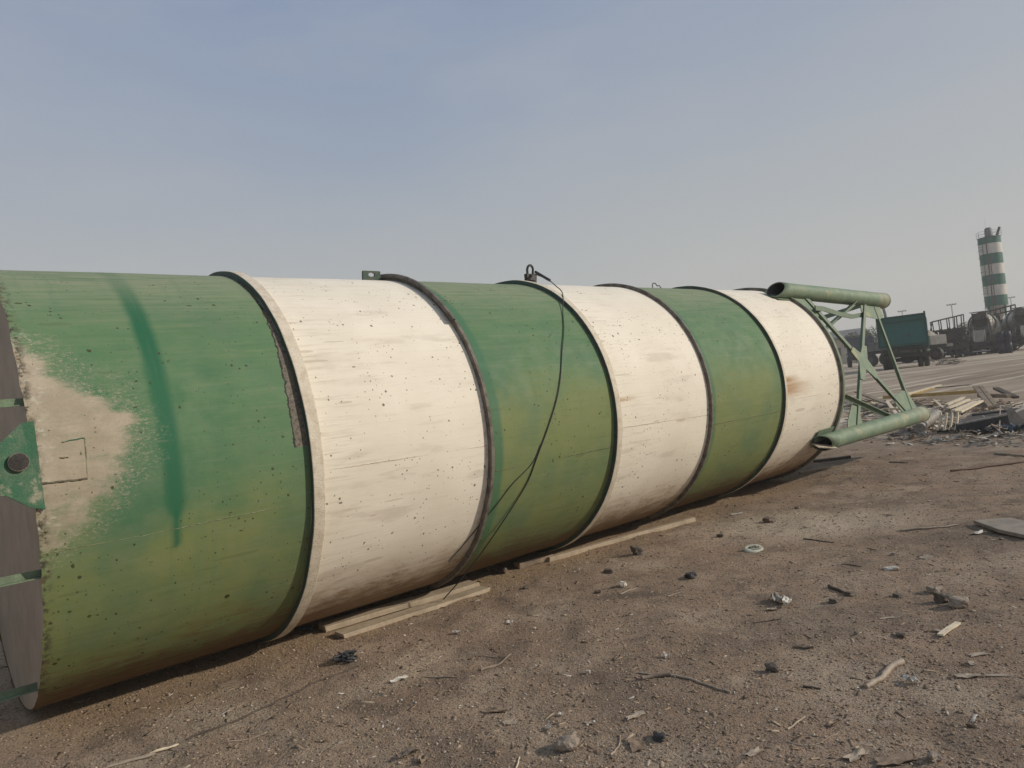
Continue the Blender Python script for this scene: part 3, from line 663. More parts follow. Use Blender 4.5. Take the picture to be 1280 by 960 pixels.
stick([(1084,861),(1100,851),(1112,838),(1127,829)],.014,'stick_pale','thick bleached branch piece with a bend',taper=1.4)
scrap((1139,853),.11,.055,'paper','crumpled white paper right of the bent branch',curl=.6,name='paper',cat='paper')
stick([(802,850),(820,847),(839,845)],.014,'bark','thick brown stick joined end to end with a thin curved one',taper=.9)
stick([(839,845),(860,849),(880,856),(914,866)],.008,'stick_pale','thin curved stick running right from the thick brown one')
stick([(797,842),(838,843)],.007,'stick_pale','straight pale twig just above the thick brown stick')
stick([(985,913),(1006,897)],.006,'stick_pale','short slanting pale twig left of the looped wire')
stick([(985,928),(1005,932),(1026,929),(1049,915)],.003,'stick_pale','thin curved wire near the bottom right','wire','wire')
scrap((942,942),.12,.05,'stick_pale','pointed tan flake by the bottom edge',curl=.15,yaw=.6,name='flake',cat='flake')
stone((1168,950),.06,'stone','small pale stone at the bottom right edge',flat=.8)
scrap((1120,951),.22,.09,'card','brown cardboard piece at the bottom right edge',curl=.12,yaw=.15,name='cardboard',cat='cardboard')
scrap((1070,947),.16,.07,'stick_pale','tan peeled bark sheet left of the brown cardboard',curl=.2,yaw=.5,name='bark_sheet',cat='bark')
scrap((1222,819),.13,.05,'stick_pale','uppermost tan flake by the right edge',curl=.1,yaw=.1,name='flake',cat='flake')
scrap((1215,830),.08,.04,'stick_pale','small tan flake just under the uppermost one',curl=.1,name='flake',cat='flake')
scrap((1210,846),.16,.05,'stick_pale','long tan flake below the two small flakes',curl=.15,yaw=-.2,name='flake',cat='flake')
scrap((1247,845),.15,.03,'stick_pale','narrow tan flake at the far right of the flakes',curl=.1,yaw=-.3,name='flake',cat='flake')
stone((965,839),.08,'stone_dark','dark clod right of the thin curved stick',flat=.8)
stick([(1004,859),(1026,862)],.008,'stick_dark','short dark stick between the clod and the bent branch')
scrap((1109,773),.13,.03,'stick_pale','narrow tan splinter under the clod by the stones',curl=.05,yaw=0,name='flake',cat='flake')
stick([(942,779),(960,777),(977,774)],.005,'stick_dark','dark twig below the torn grey rag')
stick([(1188,590),(1235,584),(1292,577)],.02,'rust','long rusty brown rod at the right edge',name='rod',cat='rod')
stick([(1244,568),(1290,571)],.022,'stick_pale','pale pole above the long rusty rod',name='pole',cat='pole')
stick([(1112,578),(1136,579)],.015,'stick_pale','short pale stick right of the dark board')
scrap((499,850),.15,.05,'paper','whitish bark flake near the pine boards',curl=.25,yaw=.75,name='flake',cat='flake')
stick([(600,839),(622,833),(639,819)],.011,'bark','curved brown stick right of the whitish flake')
stick([(594,820),(630,822)],.004,'stick_pale','thin pale twig above the curved brown stick')
stick([(530,846),(560,847),(572,847)],.005,'stick_pale','pale twig lying right beside the whitish flake')
scrap((620,890),.16,.055,'card','pointed cardboard shred above the tan square',curl=.25,yaw=-.2,name='cardboard',cat='cardboard')
scrap((637,904),.09,.07,'stick_pale','tan square of cardboard in the foreground',curl=.12,yaw=.3,name='cardboard',cat='cardboard',jag=.12)
stone((735,842),.035,'stone_white','little white stone in the open foreground',flat=.9)
stone((710,934),.10,'stone','rounded tan rock near the bottom centre',flat=.85,ang=False)
scrap((701,895),.04,.03,'paper','tiny white shred above the rounded rock',curl=.6,name='paper',cat='paper')
scrap((686,912),.06,.03,'paper','white shred left above the rounded rock',curl=.6,name='paper',cat='paper')
stick([(763,945),(773,934),(776,920)],.005,'stick_pale','bowed white twig right of the rounded rock')
scrap((797,934),.13,.09,'card','brown cardboard square right of the bowed twig',curl=.12,name='cardboard',cat='cardboard',jag=.15)
scrap((795,896),.15,.05,'stick_pale','long wood flake above the brown cardboard square',curl=.25,yaw=.5,name='flake',cat='flake')
stone((824,924),.07,'black','black lump right of the brown cardboard square')
stick([(645,962),(650,947)],.005,'wood_pale','pale twig cut by the bottom edge')
stone((797,693),.09,'stone_dark','dark pointed wedge below the long pale timber',flat=1.3)
stone((779,733),.07,'stone_white','white pointed chip below the dark wedge',flat=1.0)
stone((760,716),.08,'stone_dark','dark clod between the wedge and the white chip')
stone((657,736),.06,'stone_dark','dark clod below the short grey block')
stone((747,741),.05,'stone_brown','brown clod left of the white pointed chip')
stick([(776,743),(797,735)],.005,'stick_pale','pale twig under the white pointed chip')
stick([(835,746),(854,740)],.006,'stick_pale','pale twig left of the black lump by the lid')
stick([(449,832),(400,853),(351,876),(290,903),(235,925)],.006,'stick_dark','dark cord trailing away from the black tangled bag','cord','cord',taper=1)
stick([(285,928),(312,925),(334,916)],.005,'stick_pale','small pale twig below the dark cord')
scrap((165,951),.30,.045,'stick_pale','splintered pale lath near the bottom left',curl=.2,yaw=.45,name='lath',cat='lath')
scrap((205,938),.16,.03,'wood_pale','narrow splinter at the end of the splintered lath',curl=.3,yaw=.5,name='lath',cat='lath')
stick([(273,858),(299,852)],.005,'bark','twig in the soil below the first green band')
scrap((1005,810),.12,.05,'stone_brown','brown peel in the middle of the open ground',curl=.3,name='flake',cat='flake')
scrap((737,905),.07,.03,'stick_pale','small tan flake right of the tiny white shred',curl=.2,name='flake',cat='flake')
scrap((834,822),.07,.045,'paper','white crumpled paper above the thin curved stick',curl=.5,name='paper',cat='paper')
scrap((571,792),.07,.04,'paper','white crumb of plaster below the pine board ends',curl=.6,name='plaster',cat='plaster')
scrap((637,780),.06,.04,'paper','white crumb of plaster right of the other crumb',curl=.6,name='plaster',cat='plaster')
scrap((510,945),.14,.05,'stone_dark','dark tangle of leather at the bottom left of centre',curl=.6,name='scrap',cat='scrap')
scrap((528,952),.08,.05,'card','brown shred beside the dark leather tangle',curl=.6,name='scrap',cat='scrap')
# black tangled bag: many crinkled loops
m=MB(); p=G(433,826)
for k in range(16):
    a=random.uniform(0,2*PI); q=[Vector((p.x+random.uniform(-.08,.08),p.y+random.uniform(-.07,.07),p.z+random.uniform(.004,.055))) for _ in range(4)]
    m.tube(smooth(q,4),random.uniform(.003,.012),5,flat=.4)
fin(m,'tangled_bag',M['black'],'black tangled plastic near the two pine boards','plastic')
# ------------------------------------------------------------------ debris heap beyond the silo legs
H='waste heap beyond the silo legs'
plank((1105,505),(1226,501),.16,.10,'wood_yellow','long yellow board along the back of the waste heap',z0=.16,z1=.22,group=H)
plank((1225,504),(1262,505),.12,.10,'wood_old','grey board continuing the yellow one to the right',z0=.16,group=H)
plank((1130,506),(1176,496),.14,.04,'wood_pale','upper pale board on the yellow stack',z0=.26,z1=.34,group=H)
plank((1126,507),(1168,499),.12,.04,'wood_yellow','lower ochre board on the yellow stack',z0=.22,z1=.30,group=H)
plank((1240,514),(1221,503),.12,.05,'wood_old','left leaning grey board propped over the heap',z0=.05,z1=.42,group=H)
plank((1247,513),(1228,503),.10,.05,'wood_old','right leaning grey board propped over the heap',z0=.05,z1=.42,group=H)
plank((1246,500),(1271,504),.14,.06,'wood_dark','dark board at the far right back of the heap',z0=.3,z1=.12,group=H)
plank((1160,498),(1215,496),.10,.03,'wood_old','thin grey lath along the top of the yellow board',z0=.30,z1=.34,group=H)
plank((1072,500),(1113,512),.14,.05,'wood_old','brown board seen through the silo legs, uppermost',z0=.25,z1=.12,group=H)
plank((1068,508),(1108,518),.13,.05,'wood_dark','dark board seen through the silo legs, under the brown one',z0=.12,z1=.04,group=H)
plank((1075,518),(1125,510),.16,.06,'wood_dark','dark slab of wood behind the lower silo leg',z0=.05,z1=.1,group=H)
plank((1110,512),(1128,528),.09,.03,'wood_pale','short pale board standing behind the lower leg',z0=.22,z1=.0,group=H)
plank((1165,503),(1182,514),.05,.03,'wood_pale','narrow pale stick slanting below the yellow board',z0=.12,z1=.02,group=H)
for k,(a,b,c_,d,l) in enumerate([(1186,519,1212,510,'first'),(1192,522,1220,513,'second'),(1200,524,1228,512,'third'),(1184,514,1206,507,'fourth')]):
    plank((a,b),(c_,d),.10,.05,'wood_pale','%s cream block from the near side among the short blocks on the heap'%l,z0=.14,z1=.2,group=H,name='wood_block',cat='wood block')
for k in range(4): # curved cream slats
    p=G(1172+k*6.5,541); m=MB(); pts=[]
    for j in range(9):
        a=-.9+1.8*j/8; pts.append(Vector((p.x+.03*math.cos(a*1.3)+k*.01+.16*(j/8),p.y+.1*j/8,p.z+.04+.36*j/8)))
    for a,b in zip(pts[:-1],pts[1:]): m.bar(a,b,.075,.03,up=(.75,-.65,.0))
    fin(m,'curved_slat',M['wood_pale'],['leftmost curved cream slat beside the grey roll','second curved cream slat from the grey roll','third curved cream slat from the grey roll','rightmost curved cream slat by the black trough'][k],'slat','curved cream slats on the heap')
m=MB(); a,b=G(1150,543),G(1172,532); a.z+=.13; b.z+=.27
m.tube([a,a.lerp(b,.3)+Vector((0,0,.03)),a.lerp(b,.7),b],[.12,.15,.14,.12],14,flat=.8); fin(m,'rolled_sheet',M['greysc'],'grey rolled sheet against the end of the lower silo leg','roll',H)
# black trough
a,b,c_,d=G(1197,541),G(1264,536),G(1282,527),G(1216,530); trough=empty('trough',(a+b+c_+d)/4,0,'black open trough lying at the right of the waste heap','trough',H); O=trough.location
z0=.0
def pp_(q,z): return Vector((q.x,q.y,q.z+z))-O
hL,hR=.17,.30
m=MB()
for p,q,ha,hb in ((a,b,hL,hR),(b,c_,hR,hR),(c_,d,hR,hL+.05),(d,a,hL+.05,hL)):
    P0,P1,P2,P3=pp_(p,0),pp_(q,0),pp_(q,hb),pp_(p,ha); nr=(P1-P0).cross(P3-P0); m.poly([P0,P1,P2,P3],nr,.03)
m.build('wall',M['black'],trough)
m=MB(); m.bar(pp_(a,hL),pp_(b,hR),.06,.03); m.bar(pp_(d,hL+.05),pp_(c_,hR),.06,.03); m.bar(pp_(b,hR),pp_(c_,hR),.06,.03); m.build('rim',M['greysc'],trough)
m=MB(); m.poly([pp_(a,hL*.8),pp_(b,hR*.86),pp_(c_,hR*.86),pp_(d,hL)],(0,0,1),.02); m.build('soil_fill',M['wood_dark'],trough)
P=G(1266,540); m=MB(); ux=Vector((1,-.25,0)); m.poly([P,P+ux*.30,P+ux*.08+Vector((0,.1,.48)),P+Vector((0,.1,.44))],(.3,-1,.2),.03); fin(m,'panel',M['conc'],'pale triangular panel leaning on the trough end','panel',H)
for px,py,sx,sy,mt,lb,nm,crl in [(1262,538,.3,.25,'red','faded red rag in front of the triangular panel','rag',.6),(1273,541,.45,.3,'blue','blue rag at the right edge of the heap','rag',.5),(1250,540,.35,.25,'blue','blue rag left of the red one','rag',.5),
  (1203,541,.22,.13,'paper','white bag in front of the black trough','bag',.7),(1201,549,.3,.2,'greysc','crumpled pale sheet at the front of the heap','sheet',.5),(1247,547,.22,.14,'paper','white scrap under the blue rags','scrap',.6),(1263,545,.25,.14,'paper','white scrap under the red rag','scrap',.6),
  (1155,546,.25,.16,'greysc','pale crumpled sheet below the lower leg end','sheet',.7),(1135,541,.2,.16,'stick_pale','tan lump of foam below the lower leg end','foam',.9),(1141,549,.22,.14,'stick_pale','tan foam shred in front of the tan lump','foam',.6),
  (1113,556,.2,.11,'paper','white oval scrap in front of the heap, lowest of all','scrap',.3),(1112,551,.12,.08,'stone_dark','dark scrap above the white oval one','scrap',.8),(1178,552,.5,.1,'greysc','long flat grey strip along the heap foot','strip',.2),
  (1121,545,.4,.07,'stick_pale','long tan splinter under the lower silo leg','splinter',.2),(1180,541,.4,.15,'wood_dark','dark peeled sheet in the middle of the heap','sheet',.5),(1225,544,.5,.2,'black','black film in front of the trough','film',.5)]:
    scrap((px,py),sx,sy,mt,lb,curl=crl,name=nm,cat=nm,group=H,th=.006)
for i,(x0_,y0_,x1_,y1_,z0_,z1_) in enumerate([(1222,545,1262,530,.02,.22),(1230,532,1255,546,.2,.02),(1249,545,1253,527,.0,.35)]):
    plank((x0_,y0_),(x1_,y1_),.02,.02,'stick_pale',['thin pale stick rising to the right across the trough','thin pale stick falling to the right across the trough','thin upright stick in front of the trough'][i],name='stick',cat='stick',z0=z0_,z1=z1_,group=H)
# uncountable litter of the heap
def litter(name,N,corners,mats,smin,smax,zmax):
    A,B,C_,D=[G(*q) for q in corners]; m=MB()
    for k in range(N):
        u,v=random.random(),random.random(); p=(A.lerp(B,u)).lerp(D.lerp(C_,u),v); s=smin*(smax/smin)**random.random()
        hz=zmax*(4*v*(1-v))*random.random()**1.5
        rot=Matrix.Rotation(random.uniform(0,2*PI),3,'Z')@Matrix.Rotation(random.gauss(0,.2),3,'Y')@Matrix.Rotation(random.gauss(0,.35),3,'X')
        m.box((p.x,p.y,gh(p.x,p.y)+hz+.01),(s*random.uniform(1,7),s*random.uniform(.2,.8),s*random.uniform(.06,.2)),rot,random.randrange(len(mats)))
    o=m.build(name,[M[x] for x in mats]); o['kind']='stuff'; return o
litter('heap_litter',640,[(1058,538),(1295,546),(1295,503),(1058,500)],['wood_dark','wood_old','stone_dark','card','wood_dark','wood_pale','stick_pale','wood_old','paper','card'],.04,.12,.15)
litter('front_litter',300,[(1080,556),(1295,560),(1295,540),(1080,538)],['stick_pale','paper','greysc','stone_dark','black','wood_old'],.025,.07,.05)
p0=far(1160,66); p1=far(1300,66); m=MB()
for k in range(520):
    u=random.random(); b=p0.lerp(p1,u)+Vector((random.uniform(-1,1),random.uniform(-1.5,1.5),0)); hmax=1.6+1.1*noise.noise(Vector((u*9,0,2)))+.4
    z=hmax*random.random()**.8; a=random.uniform(.3,1.5); q=Vector((random.uniform(-1,1),random.uniform(-.6,.6),random.uniform(-.6,.6))).normalized()*a
    c=b+Vector((0,0,z+.1)); m.bar(c-q/2,c+q/2,random.uniform(.05,.35),random.uniform(.04,.15),m=random.choice((0,0,0,1,1,2)))
HEAP=m
litter('track_rubble',60,[(1166,457),(1202,456),(1202,450),(1166,451)],['stone_dark','stone_brown'],.05,.2,.1)
# ------------------------------------------------------------------ background vehicles
M['truck_green']=plain('dark_green_truck_paint',(.028,.15,.13),(.045,.16,.135),sc_=2.5,stretch=(1,1,3),c3=(.06,.085,.07))
M['truck_green_edge']=plain('dark_green_rail',(.02,.085,.07),(.04,.08,.06),sc_=3)
M['chassis']=plain('dirty_chassis',(.035,.032,.03),(.06,.054,.048),sc_=5)
M['tyre']=plain('dusty_tyre',(.03,.028,.027),(.05,.045,.04),sc_=8)
M['rim']=plain('dusty_rim',(.12,.11,.10),(.07,.062,.055),sc_=8)
M['glass']=plain('dusty_glass',(.05,.065,.08),(.08,.09,.10),rough=.2,spec=.7)
M['cab_blue']=plain('dull_blue_cab',(.05,.075,.10),(.09,.10,.11),sc_=4)
M['mixer']=plain('dusty_mixer_paint',(.42,.39,.33),(.24,.22,.185),sc_=2,c3=(.5,.47,.4))
M['mixer_dk']=plain('cement_caked_steel',(.12,.11,.095),(.07,.064,.056),sc_=4,c3=(.2,.185,.16))
M['mixer_gr']=plain('greenish_mud_paint',(.07,.085,.065),(.05,.055,.045),sc_=4)
M['burnt']=plain('burnt_steel',(.04,.036,.033),(.07,.055,.045),sc_=6)
M['grey_truck']=plain('dusty_grey_steel',(.17,.165,.155),(.10,.095,.088),sc_=2)
M['navy']=plain('navy_drum_paint',(.012,.013,.03),(.02,.02,.035),sc_=4)
M['bldg']=plain('cream_render',(.55,.50,.40),(.46,.41,.32),sc_=1)
M['bldg_roof']=plain('grey_roof_sheet',(.24,.23,.21),(.18,.17,.155),sc_=1)
M['silo_w']=plain('far_silo_white',(.62,.58,.53),(.5,.46,.41),sc_=.8,stretch=(3,3,.5))
M['silo_g']=plain('far_silo_green',(.022,.115,.082),(.03,.13,.095),sc_=.8)
M['lampm']=plain('lamp_steel',(.25,.25,.24),(.18,.18,.17),sc_=2)
M['navy_w']=plain('dull_white_bar',(.5,.5,.5),(.35,.35,.35),sc_=4)
def wheel(parent,c,r,w,ax=(1,0,0)):
    ax=Vector(ax); wo=MB(); n=24; c=Vector(c)
    wo.tube([c-ax*w/2,c-ax*w*.42,c+ax*w*.42,c+ax*w/2],[r*.9,r,r,r*.9],n); o=wo.build('tyre',M['tyre'],parent)
    ri=MB(); ri.tube([c-ax*(w/2+.01),c+ax*(w/2+.01)],r*.5,16); ri.build('rim',M['rim'],o); return o
# dump truck, tail end towards the camera
def face_yaw(p,extra=0):   # local -Y looks at the camera
    return math.atan2(p.x,-p.y)+PI+extra if False else -math.atan2(p.x,p.y)+extra
p=far(1130,42.5); dt=empty('dump_truck',p,face_yaw(p,R_(-2)),'dark green ribbed tipper truck parked tail first beyond the silo legs','truck')
m=MB(); W=2.5; zb,zt=1.30,3.1
m.box((0,0,(zb+zt)/2),(W,.05,zt-zb-.1)); m.box((-W/2+.03,2.5,(zb+zt)/2),(.05,4.9,zt-zb-.1)); m.box((W/2-.03,2.5,(zb+zt)/2),(.05,4.9,zt-zb-.1)); m.box((0,4.98,(zb+zt)/2+.1),(W,.05,zt-zb+.1)); m.box((0,2.5,zb+.03),(W-.1,4.9,.05)); m.build('tipper_body',M['truck_green'],dt)
m=MB()
for k in range(7): m.box((-W/2+.14+k*(W-.28)/6,-.05,(zb+zt)/2),(.07,.06,zt-zb-.3))
m.build('tailgate_rib',M['truck_green'],dt)
for sx in(-1,1):
    for k in range(8):
        m=MB(); m.box((sx*(W/2+.02),.35+k*.62,(zb+zt)/2),(.05,.08,zt-zb-.3)); m.build('side_rib',M['truck_green'],dt)
m=MB(); m.box((0,-.06,zt-.03),(W+.06,.12,.12)); m.box((0,-.06,zb+.08),(W+.1,.12,.14)); m.box((-W/2,-.07,(zb+zt)/2),(.10,.12,zt-zb)); m.box((W/2,-.07,(zb+zt)/2),(.10,.12,zt-zb+.25)); m.box((0,-.10,zt-.33),(W*.9,.03,.10)); m.build('body_frame',M['truck_green_edge'],dt)
m=MB(); m.box((-.42,3,1.05),(.14,7,.28)); m.box((.42,3,1.05),(.14,7,.28)); m.box((0,.1,1.10),(2.3,.12,.14)); m.box((0,.15,.78),(1.5,.14,.22)); m.cyl((-1,1.0,.52),(1,1.0,.52),.12,12); m.box((0,1.0,.55),(.42,.42,.42)); m.box((0,-.05,1.16),(W,.06,.1)); m.build('chassis',M['chassis'],dt)
for y in (1.0,2.35,5.6):
    for sx in (-1,1):
        wheel(dt,(sx*1.08,y,.50),.5,.27)
        if y<5: wheel(dt,(sx*.76,y,.50),.5,.27)
for sx in(-1,1):
    m=MB(); m.box((sx*1.0,.42,.72),(.55,.02,.3)); m.build('mud_flap',M['chassis'],dt)
m=MB(); m.box((0,6.0,1.75),(2.4,1.7,1.8)); m.build('cab',M['truck_green'],dt)
m=MB(); m.box((0,-.12,1.02),(1.2,.05,.12)); m.build('tail_bar',M['rim'],dt)
# old blue cab truck facing the camera
p=far(1077,66); bt=empty('old_truck',p,face_yaw(p,R_(2)),'old dull blue truck cab behind the silo leg bracing','truck')
m=MB(); m.box((0,.9,1.75),(2.3,1.7,1.75)); m.box((0,.85,2.66),(2.15,1.5,.08)); m.build('cab',M['cab_blue'],bt,bevel=.05)
for x in(-.57,.57):
    m=MB(); m.box((x,.04,2.12),(.92,.04,.72)); m.build('windscreen',M['glass'],bt)
m=MB(); m.box((0,-.06,.80),(2.35,.2,.3)); m.build('bumper',M['chassis'],bt); m=MB(); m.box((0,.03,1.25),(1.4,.06,.4)); m.build('grille',M['chassis'],bt)
for x in (-.85,.85):
    m=MB(); m.cyl((x,-.01,1.2),(x,.05,1.2),.12,14); m.build('headlight',M['rim'],bt)
    m=MB(); m.box((x*1.55,.1,2.1),(.08,.16,.42)); m.build('mirror',M['chassis'],bt)
m=MB(); m.box((0,3.9,1.0),(.9,6,.25)); m.box((0,4.3,1.25),(2.3,4.5,.2)); m.build('flatbed',M['chassis'],bt)
for y in (.9,4.6,5.8):
    for x in(-1,1): wheel(bt,(x,y,.5),.5,.3)
# cement mixers seen from behind
def mixer(px,dist,yaw,label):
    p=far(px,dist); o=empty('mixer_truck',p,face_yaw(p,R_(yaw)),label,'mixer truck','mixer trucks at the far side of the yard')
    rot=Matrix.Rotation(R_(13),4,'X'); base=Vector((0,1.0,2.62))
    m=MB(); prof=[(-.62,.55),(-.5,.62),(-.05,.86),(.9,1.12),(2.2,1.14),(3.2,.85),(3.7,.45)]
    n=32; vs=[]
    for h,r in prof:
        for k in range(n): a=2*PI*k/n; v=Vector((r*math.cos(a),h,r*math.sin(a))); vs.append(base+(rot.to_3x3().inverted()@v))
    fs=[(i*n+k,(i+1)*n+k,(i+1)*n+(k+1)%n,i*n+(k+1)%n) for i in range(len(prof)-1) for k in range(n)]
    m.add(vs,fs,0,True); m.build('drum',M['mixer'],o)
    m=MB(); pts=[]
    for k in range(33): a=2*PI*k/32; pts.append(base+rot.to_3x3().inverted()@Vector((.60*math.cos(a),-.62,.60*math.sin(a))))
    m.tube(pts,.06,6,cap=False); 
    pts=[base+rot.to_3x3().inverted()@Vector((1.0*math.cos(2*PI*k/32),.25,1.0*math.sin(2*PI*k/32))) for k in range(33)]; m.tube(pts,.07,6,cap=False); m.build('drum_ring',M['mixer_dk'],o)
    m=MB(); m.add([base+Vector((.56*math.cos(2*PI*k/20),-.45,.56*math.sin(2*PI*k/20)+.05)) for k in range(20)],[tuple(range(20))]); m.build('drum_mouth',M['chassis'],o)
    m=MB(); q=base+Vector((0,-.75,.55)); m.poly([q+Vector((-.55,-.1,.32)),q+Vector((.55,-.1,.32)),q+Vector((.32,.1,-.22)),q+Vector((-.32,.1,-.22))],(0,1,.3),.04); m.box(q+Vector((-.5,.25,.1)),(.04,.7,.5)); m.box(q+Vector((.5,.25,.1)),(.04,.7,.5)); m.box(q+Vector((0,.2,.42)),(1.3,.9,.05)); m.build('hopper',M['mixer_dk'],o)
    m=MB(); 
    for sx in(-1,1): m.bar((sx*.8,.35,.9),(sx*.62,.35,2.9),.14,.14); m.bar((sx*.8,-.1,.9),(sx*.55,.2,2.3),.08,.08)
    m.bar((-.8,.35,1.9),(.8,.35,1.9),.12,.12); m.build('drum_stand',M['mixer_dk'],o)
    m=MB(); m.poly([(-.42,-.7,2.05),(.42,-.7,2.05),(.30,-.9,1.1),(-.30,-.9,1.1)],(0,1,.15),.04); m.box((-.40,-.75,1.6),(.04,.2,.9)); m.box((.40,-.75,1.6),(.04,.2,.9)); m.build('chute',M['mixer'],o)
    m=MB(); m.box((0,2.6,.95),(.95,7.4,.28)); m.box((0,-.55,.62),(2.4,.12,.16)); m.box((0,-.5,1.12),(2.3,.1,.25)); m.build('chassis',M['chassis'],o)
    m=MB(); m.box((-1.0,-.1,1.35),(.5,.9,.5)); m.box((1.0,-.1,1.35),(.5,.9,.5)); m.box((-1.05,.9,1.15),(.55,2.6,.06)); m.box((1.05,.9,1.15),(.55,2.6,.06)); m.build('mudguard',M['mixer_gr'],o)
    m=MB(); 
    for sx in (.72,1.0): m.bar((sx,-.62,.9),(sx,-.35,3.1),.04,.04)
    for k in range(7): m.bar((.72,-.60+.035*k,1.1+k*.29),(1.0,-.60+.035*k,1.1+k*.29),.03,.03)
    m.build('ladder',M['mixer_dk'],o)
    for y in(.6,1.95,5.3):
        for sx in(-1,1): wheel(o,(sx*.98,y,.5),.5,.5 if y<5 else .3)
    m=MB(); m.box((0,5.8,1.9),(2.3,1.6,1.9)); m.build('cab',M['mixer_gr'],o,bevel=.06)
    m=MB(); m.cyl((-1.25,3.0,1.5),(-.75,3.0,1.5),.35,16); m.build('water_tank',M['mixer'],o)
    return o
mixer(1227,60,-8,'cement mixer truck, tail on, standing in front of the far silo')
mixer(1282,60,10,'cement mixer truck half cut off by the right edge')
o=HEAP.build('scrap_metal_heap',[M['burnt'],M['chassis'],M['mixer_dk']]); o['kind']='stuff'
# a low grey lorry with a soil heap
p=far(1171,57); gt=empty('grey_lorry',p,face_yaw(p,R_(62)),'low dusty grey lorry with a load of soil, behind the green tipper','lorry')
m=MB(); m.box((0,2.4,1.62),(2.4,5.2,.75)); m.build('bed',M['grey_truck'],gt,bevel=.03)
m=MB(); m.box((0,2.4,1.12),(.95,6.8,.25)); m.box((-1.25,2.4,.95),(.05,3.0,.35)); m.build('chassis',M['chassis'],gt)
for k in range(7):
    m=MB(); m.box((-1.22,.2+k*.72,1.62),(.06,.07,.7)); m.build('stake',M['grey_truck'],gt)
for y in(.6,1.8,4.9):
    for sx in(-1,1): wheel(gt,(sx*1.0,y,.5),.5,.4)
m=MB(); vs=[];N=14
for j in range(N+1):
    for i in range(N+1):
        u,v=i/N,j/N; h=(math.sin(PI*u)*math.sin(PI*v))**.6; x,y=-1.1+2.2*u,.1+4.6*v
        vs.append((x,y,1.95+h*(.8+.5*noise.noise(Vector((x*1.2,y*.9,3))))))
m.add(vs,[(j*(N+1)+i,j*(N+1)+i+1,(j+1)*(N+1)+i+1,(j+1)*(N+1)+i) for j in range(N) for i in range(N)],0,False); m.build('soil_load',M['conc'],gt)
# burnt-out bus frame
p=far(1188,59); bb=empty('wrecked_cab_frame',p,face_yaw(p,R_(8)),'burnt-out vehicle frame with open window posts left of the mixer','wreck')
m=MB()
for y in (0,1.1):
    m.bar((-1.1,y,3.15),(1.15,y,3.45),.09,.09)
    for k,x in enumerate((-1.1,-.5,.1,.65,1.15)): m.bar((x*.96,y,2.35),(x,y,3.15+(x+1.1)*.13),.07,.07)
for x in (-1.1,0,1.15): m.bar((x,0,3.15+(x+1.1)*.13),(x,1.1,3.15+(x+1.1)*.13),.07,.07)
m.bar((-1.1,0,3.15),(-1.3,0,2.4),.07,.07); m.build('window_frame',M['burnt'],bb)
m=MB(); m.box((.05,.5,2.35),(2.4,1.2,.14)); m.box((.3,.6,1.65),(1.75,1.2,1.4))
for k in range(40):
    x,z=random.uniform(-1.0,1.2),random.uniform(1.0,2.5); m.bar((x,-.1,z),(x+random.uniform(-.5,.5),random.uniform(-.3,.2),z+random.uniform(-.5,.5)),.07,.06)
m.build('engine_bay',M['burnt'],bb)
m=MB(); m.box((.3,2,.85),(1.0,5,.3)); m.box((.9,-.1,.95),(.8,.5,.35)); m.box((-.2,-.05,.95),(.9,.4,.3)); m.build('chassis',M['chassis'],bb)
for sx in(-.9,1.1):
    for y in (.5,3.5): wheel(bb,(sx,y,.5),.5,.3)
# wrecked frames under the far silo
p=far(1249,66); w2=empty('wrecked_machine',p,face_yaw(p,R_(-10)),'dark twisted scrap frame between the two mixer trucks','wreck')
m=MB()
for z in (3.2,3.65): m.bar((-1.6,0,z),(1.5,.2,z+.45),.12,.12)
for k in range(9):
    x=-1.6+k*.39; m.bar((x,0,3.2+(x+1.6)*.14),(x+random.uniform(-.05,.05),.1,3.68+(x+1.6)*.14),.08,.08)
m.bar((1.2,.1,3.6),(1.75,.1,3.0),.12,.12); m.bar((1.75,.1,3.0),(1.6,.1,2.9),.2,.2); m.build('top_rail',M['burnt'],w2)
m=MB()
for k in range(70):
    x,z=random.uniform(-1.5,1.4),random.uniform(.6,3.3); m.bar((x,random.uniform(-.4,.6),z),(x+random.uniform(-.6,.6),random.uniform(-.4,.6),z+random.uniform(-.6,.6)),random.uniform(.05,.16),.08)
m.box((0,.9,1.6),(2.9,.8,2.2)); m.box((.1,.2,2.3),(1.8,.5,.5)); m.build('scrap_body',M['burnt'],w2)
m=MB(); m.box((0,0,.9),(3,.6,.3)); m.build('base_beam',M['chassis'],w2)
for px,dx,lb in ((1251,0,'narrow navy drum stack beside the rear mixer, left one'),(1259,0,'wide navy drum stack beside the rear mixer, right one')):
    p=far(px,55); o=empty('drum_stack',p,0,lb,'drums'); r=.22 if px<1255 else .27
    for k in range(2):
        m=MB(); m.lathe([(k*.85,0),(k*.85,r),(k*.85+.28,r),(k*.85+.30,r+.02),(k*.85+.55,r),(k*.85+.83,r),(k*.85+.83,0)],20); m.build('drum',M['navy'],o)
p=far(1222,56.5); o=empty('tow_bar_rail',p,face_yaw(p),'long low dark rail lying before the mixer in front of the silo','rail'); m=MB(); m.box((0,0,.34),(4.3,.16,.16)); m.box((-1.5,0,.13),(.2,.2,.26)); m.box((1.5,0,.13),(.2,.2,.26)); m.build('beam',M['navy'],o); m=MB(); m.box((.2,-.10,.37),(1.2,.03,.05)); m.build('stripe',M['navy_w'],o)
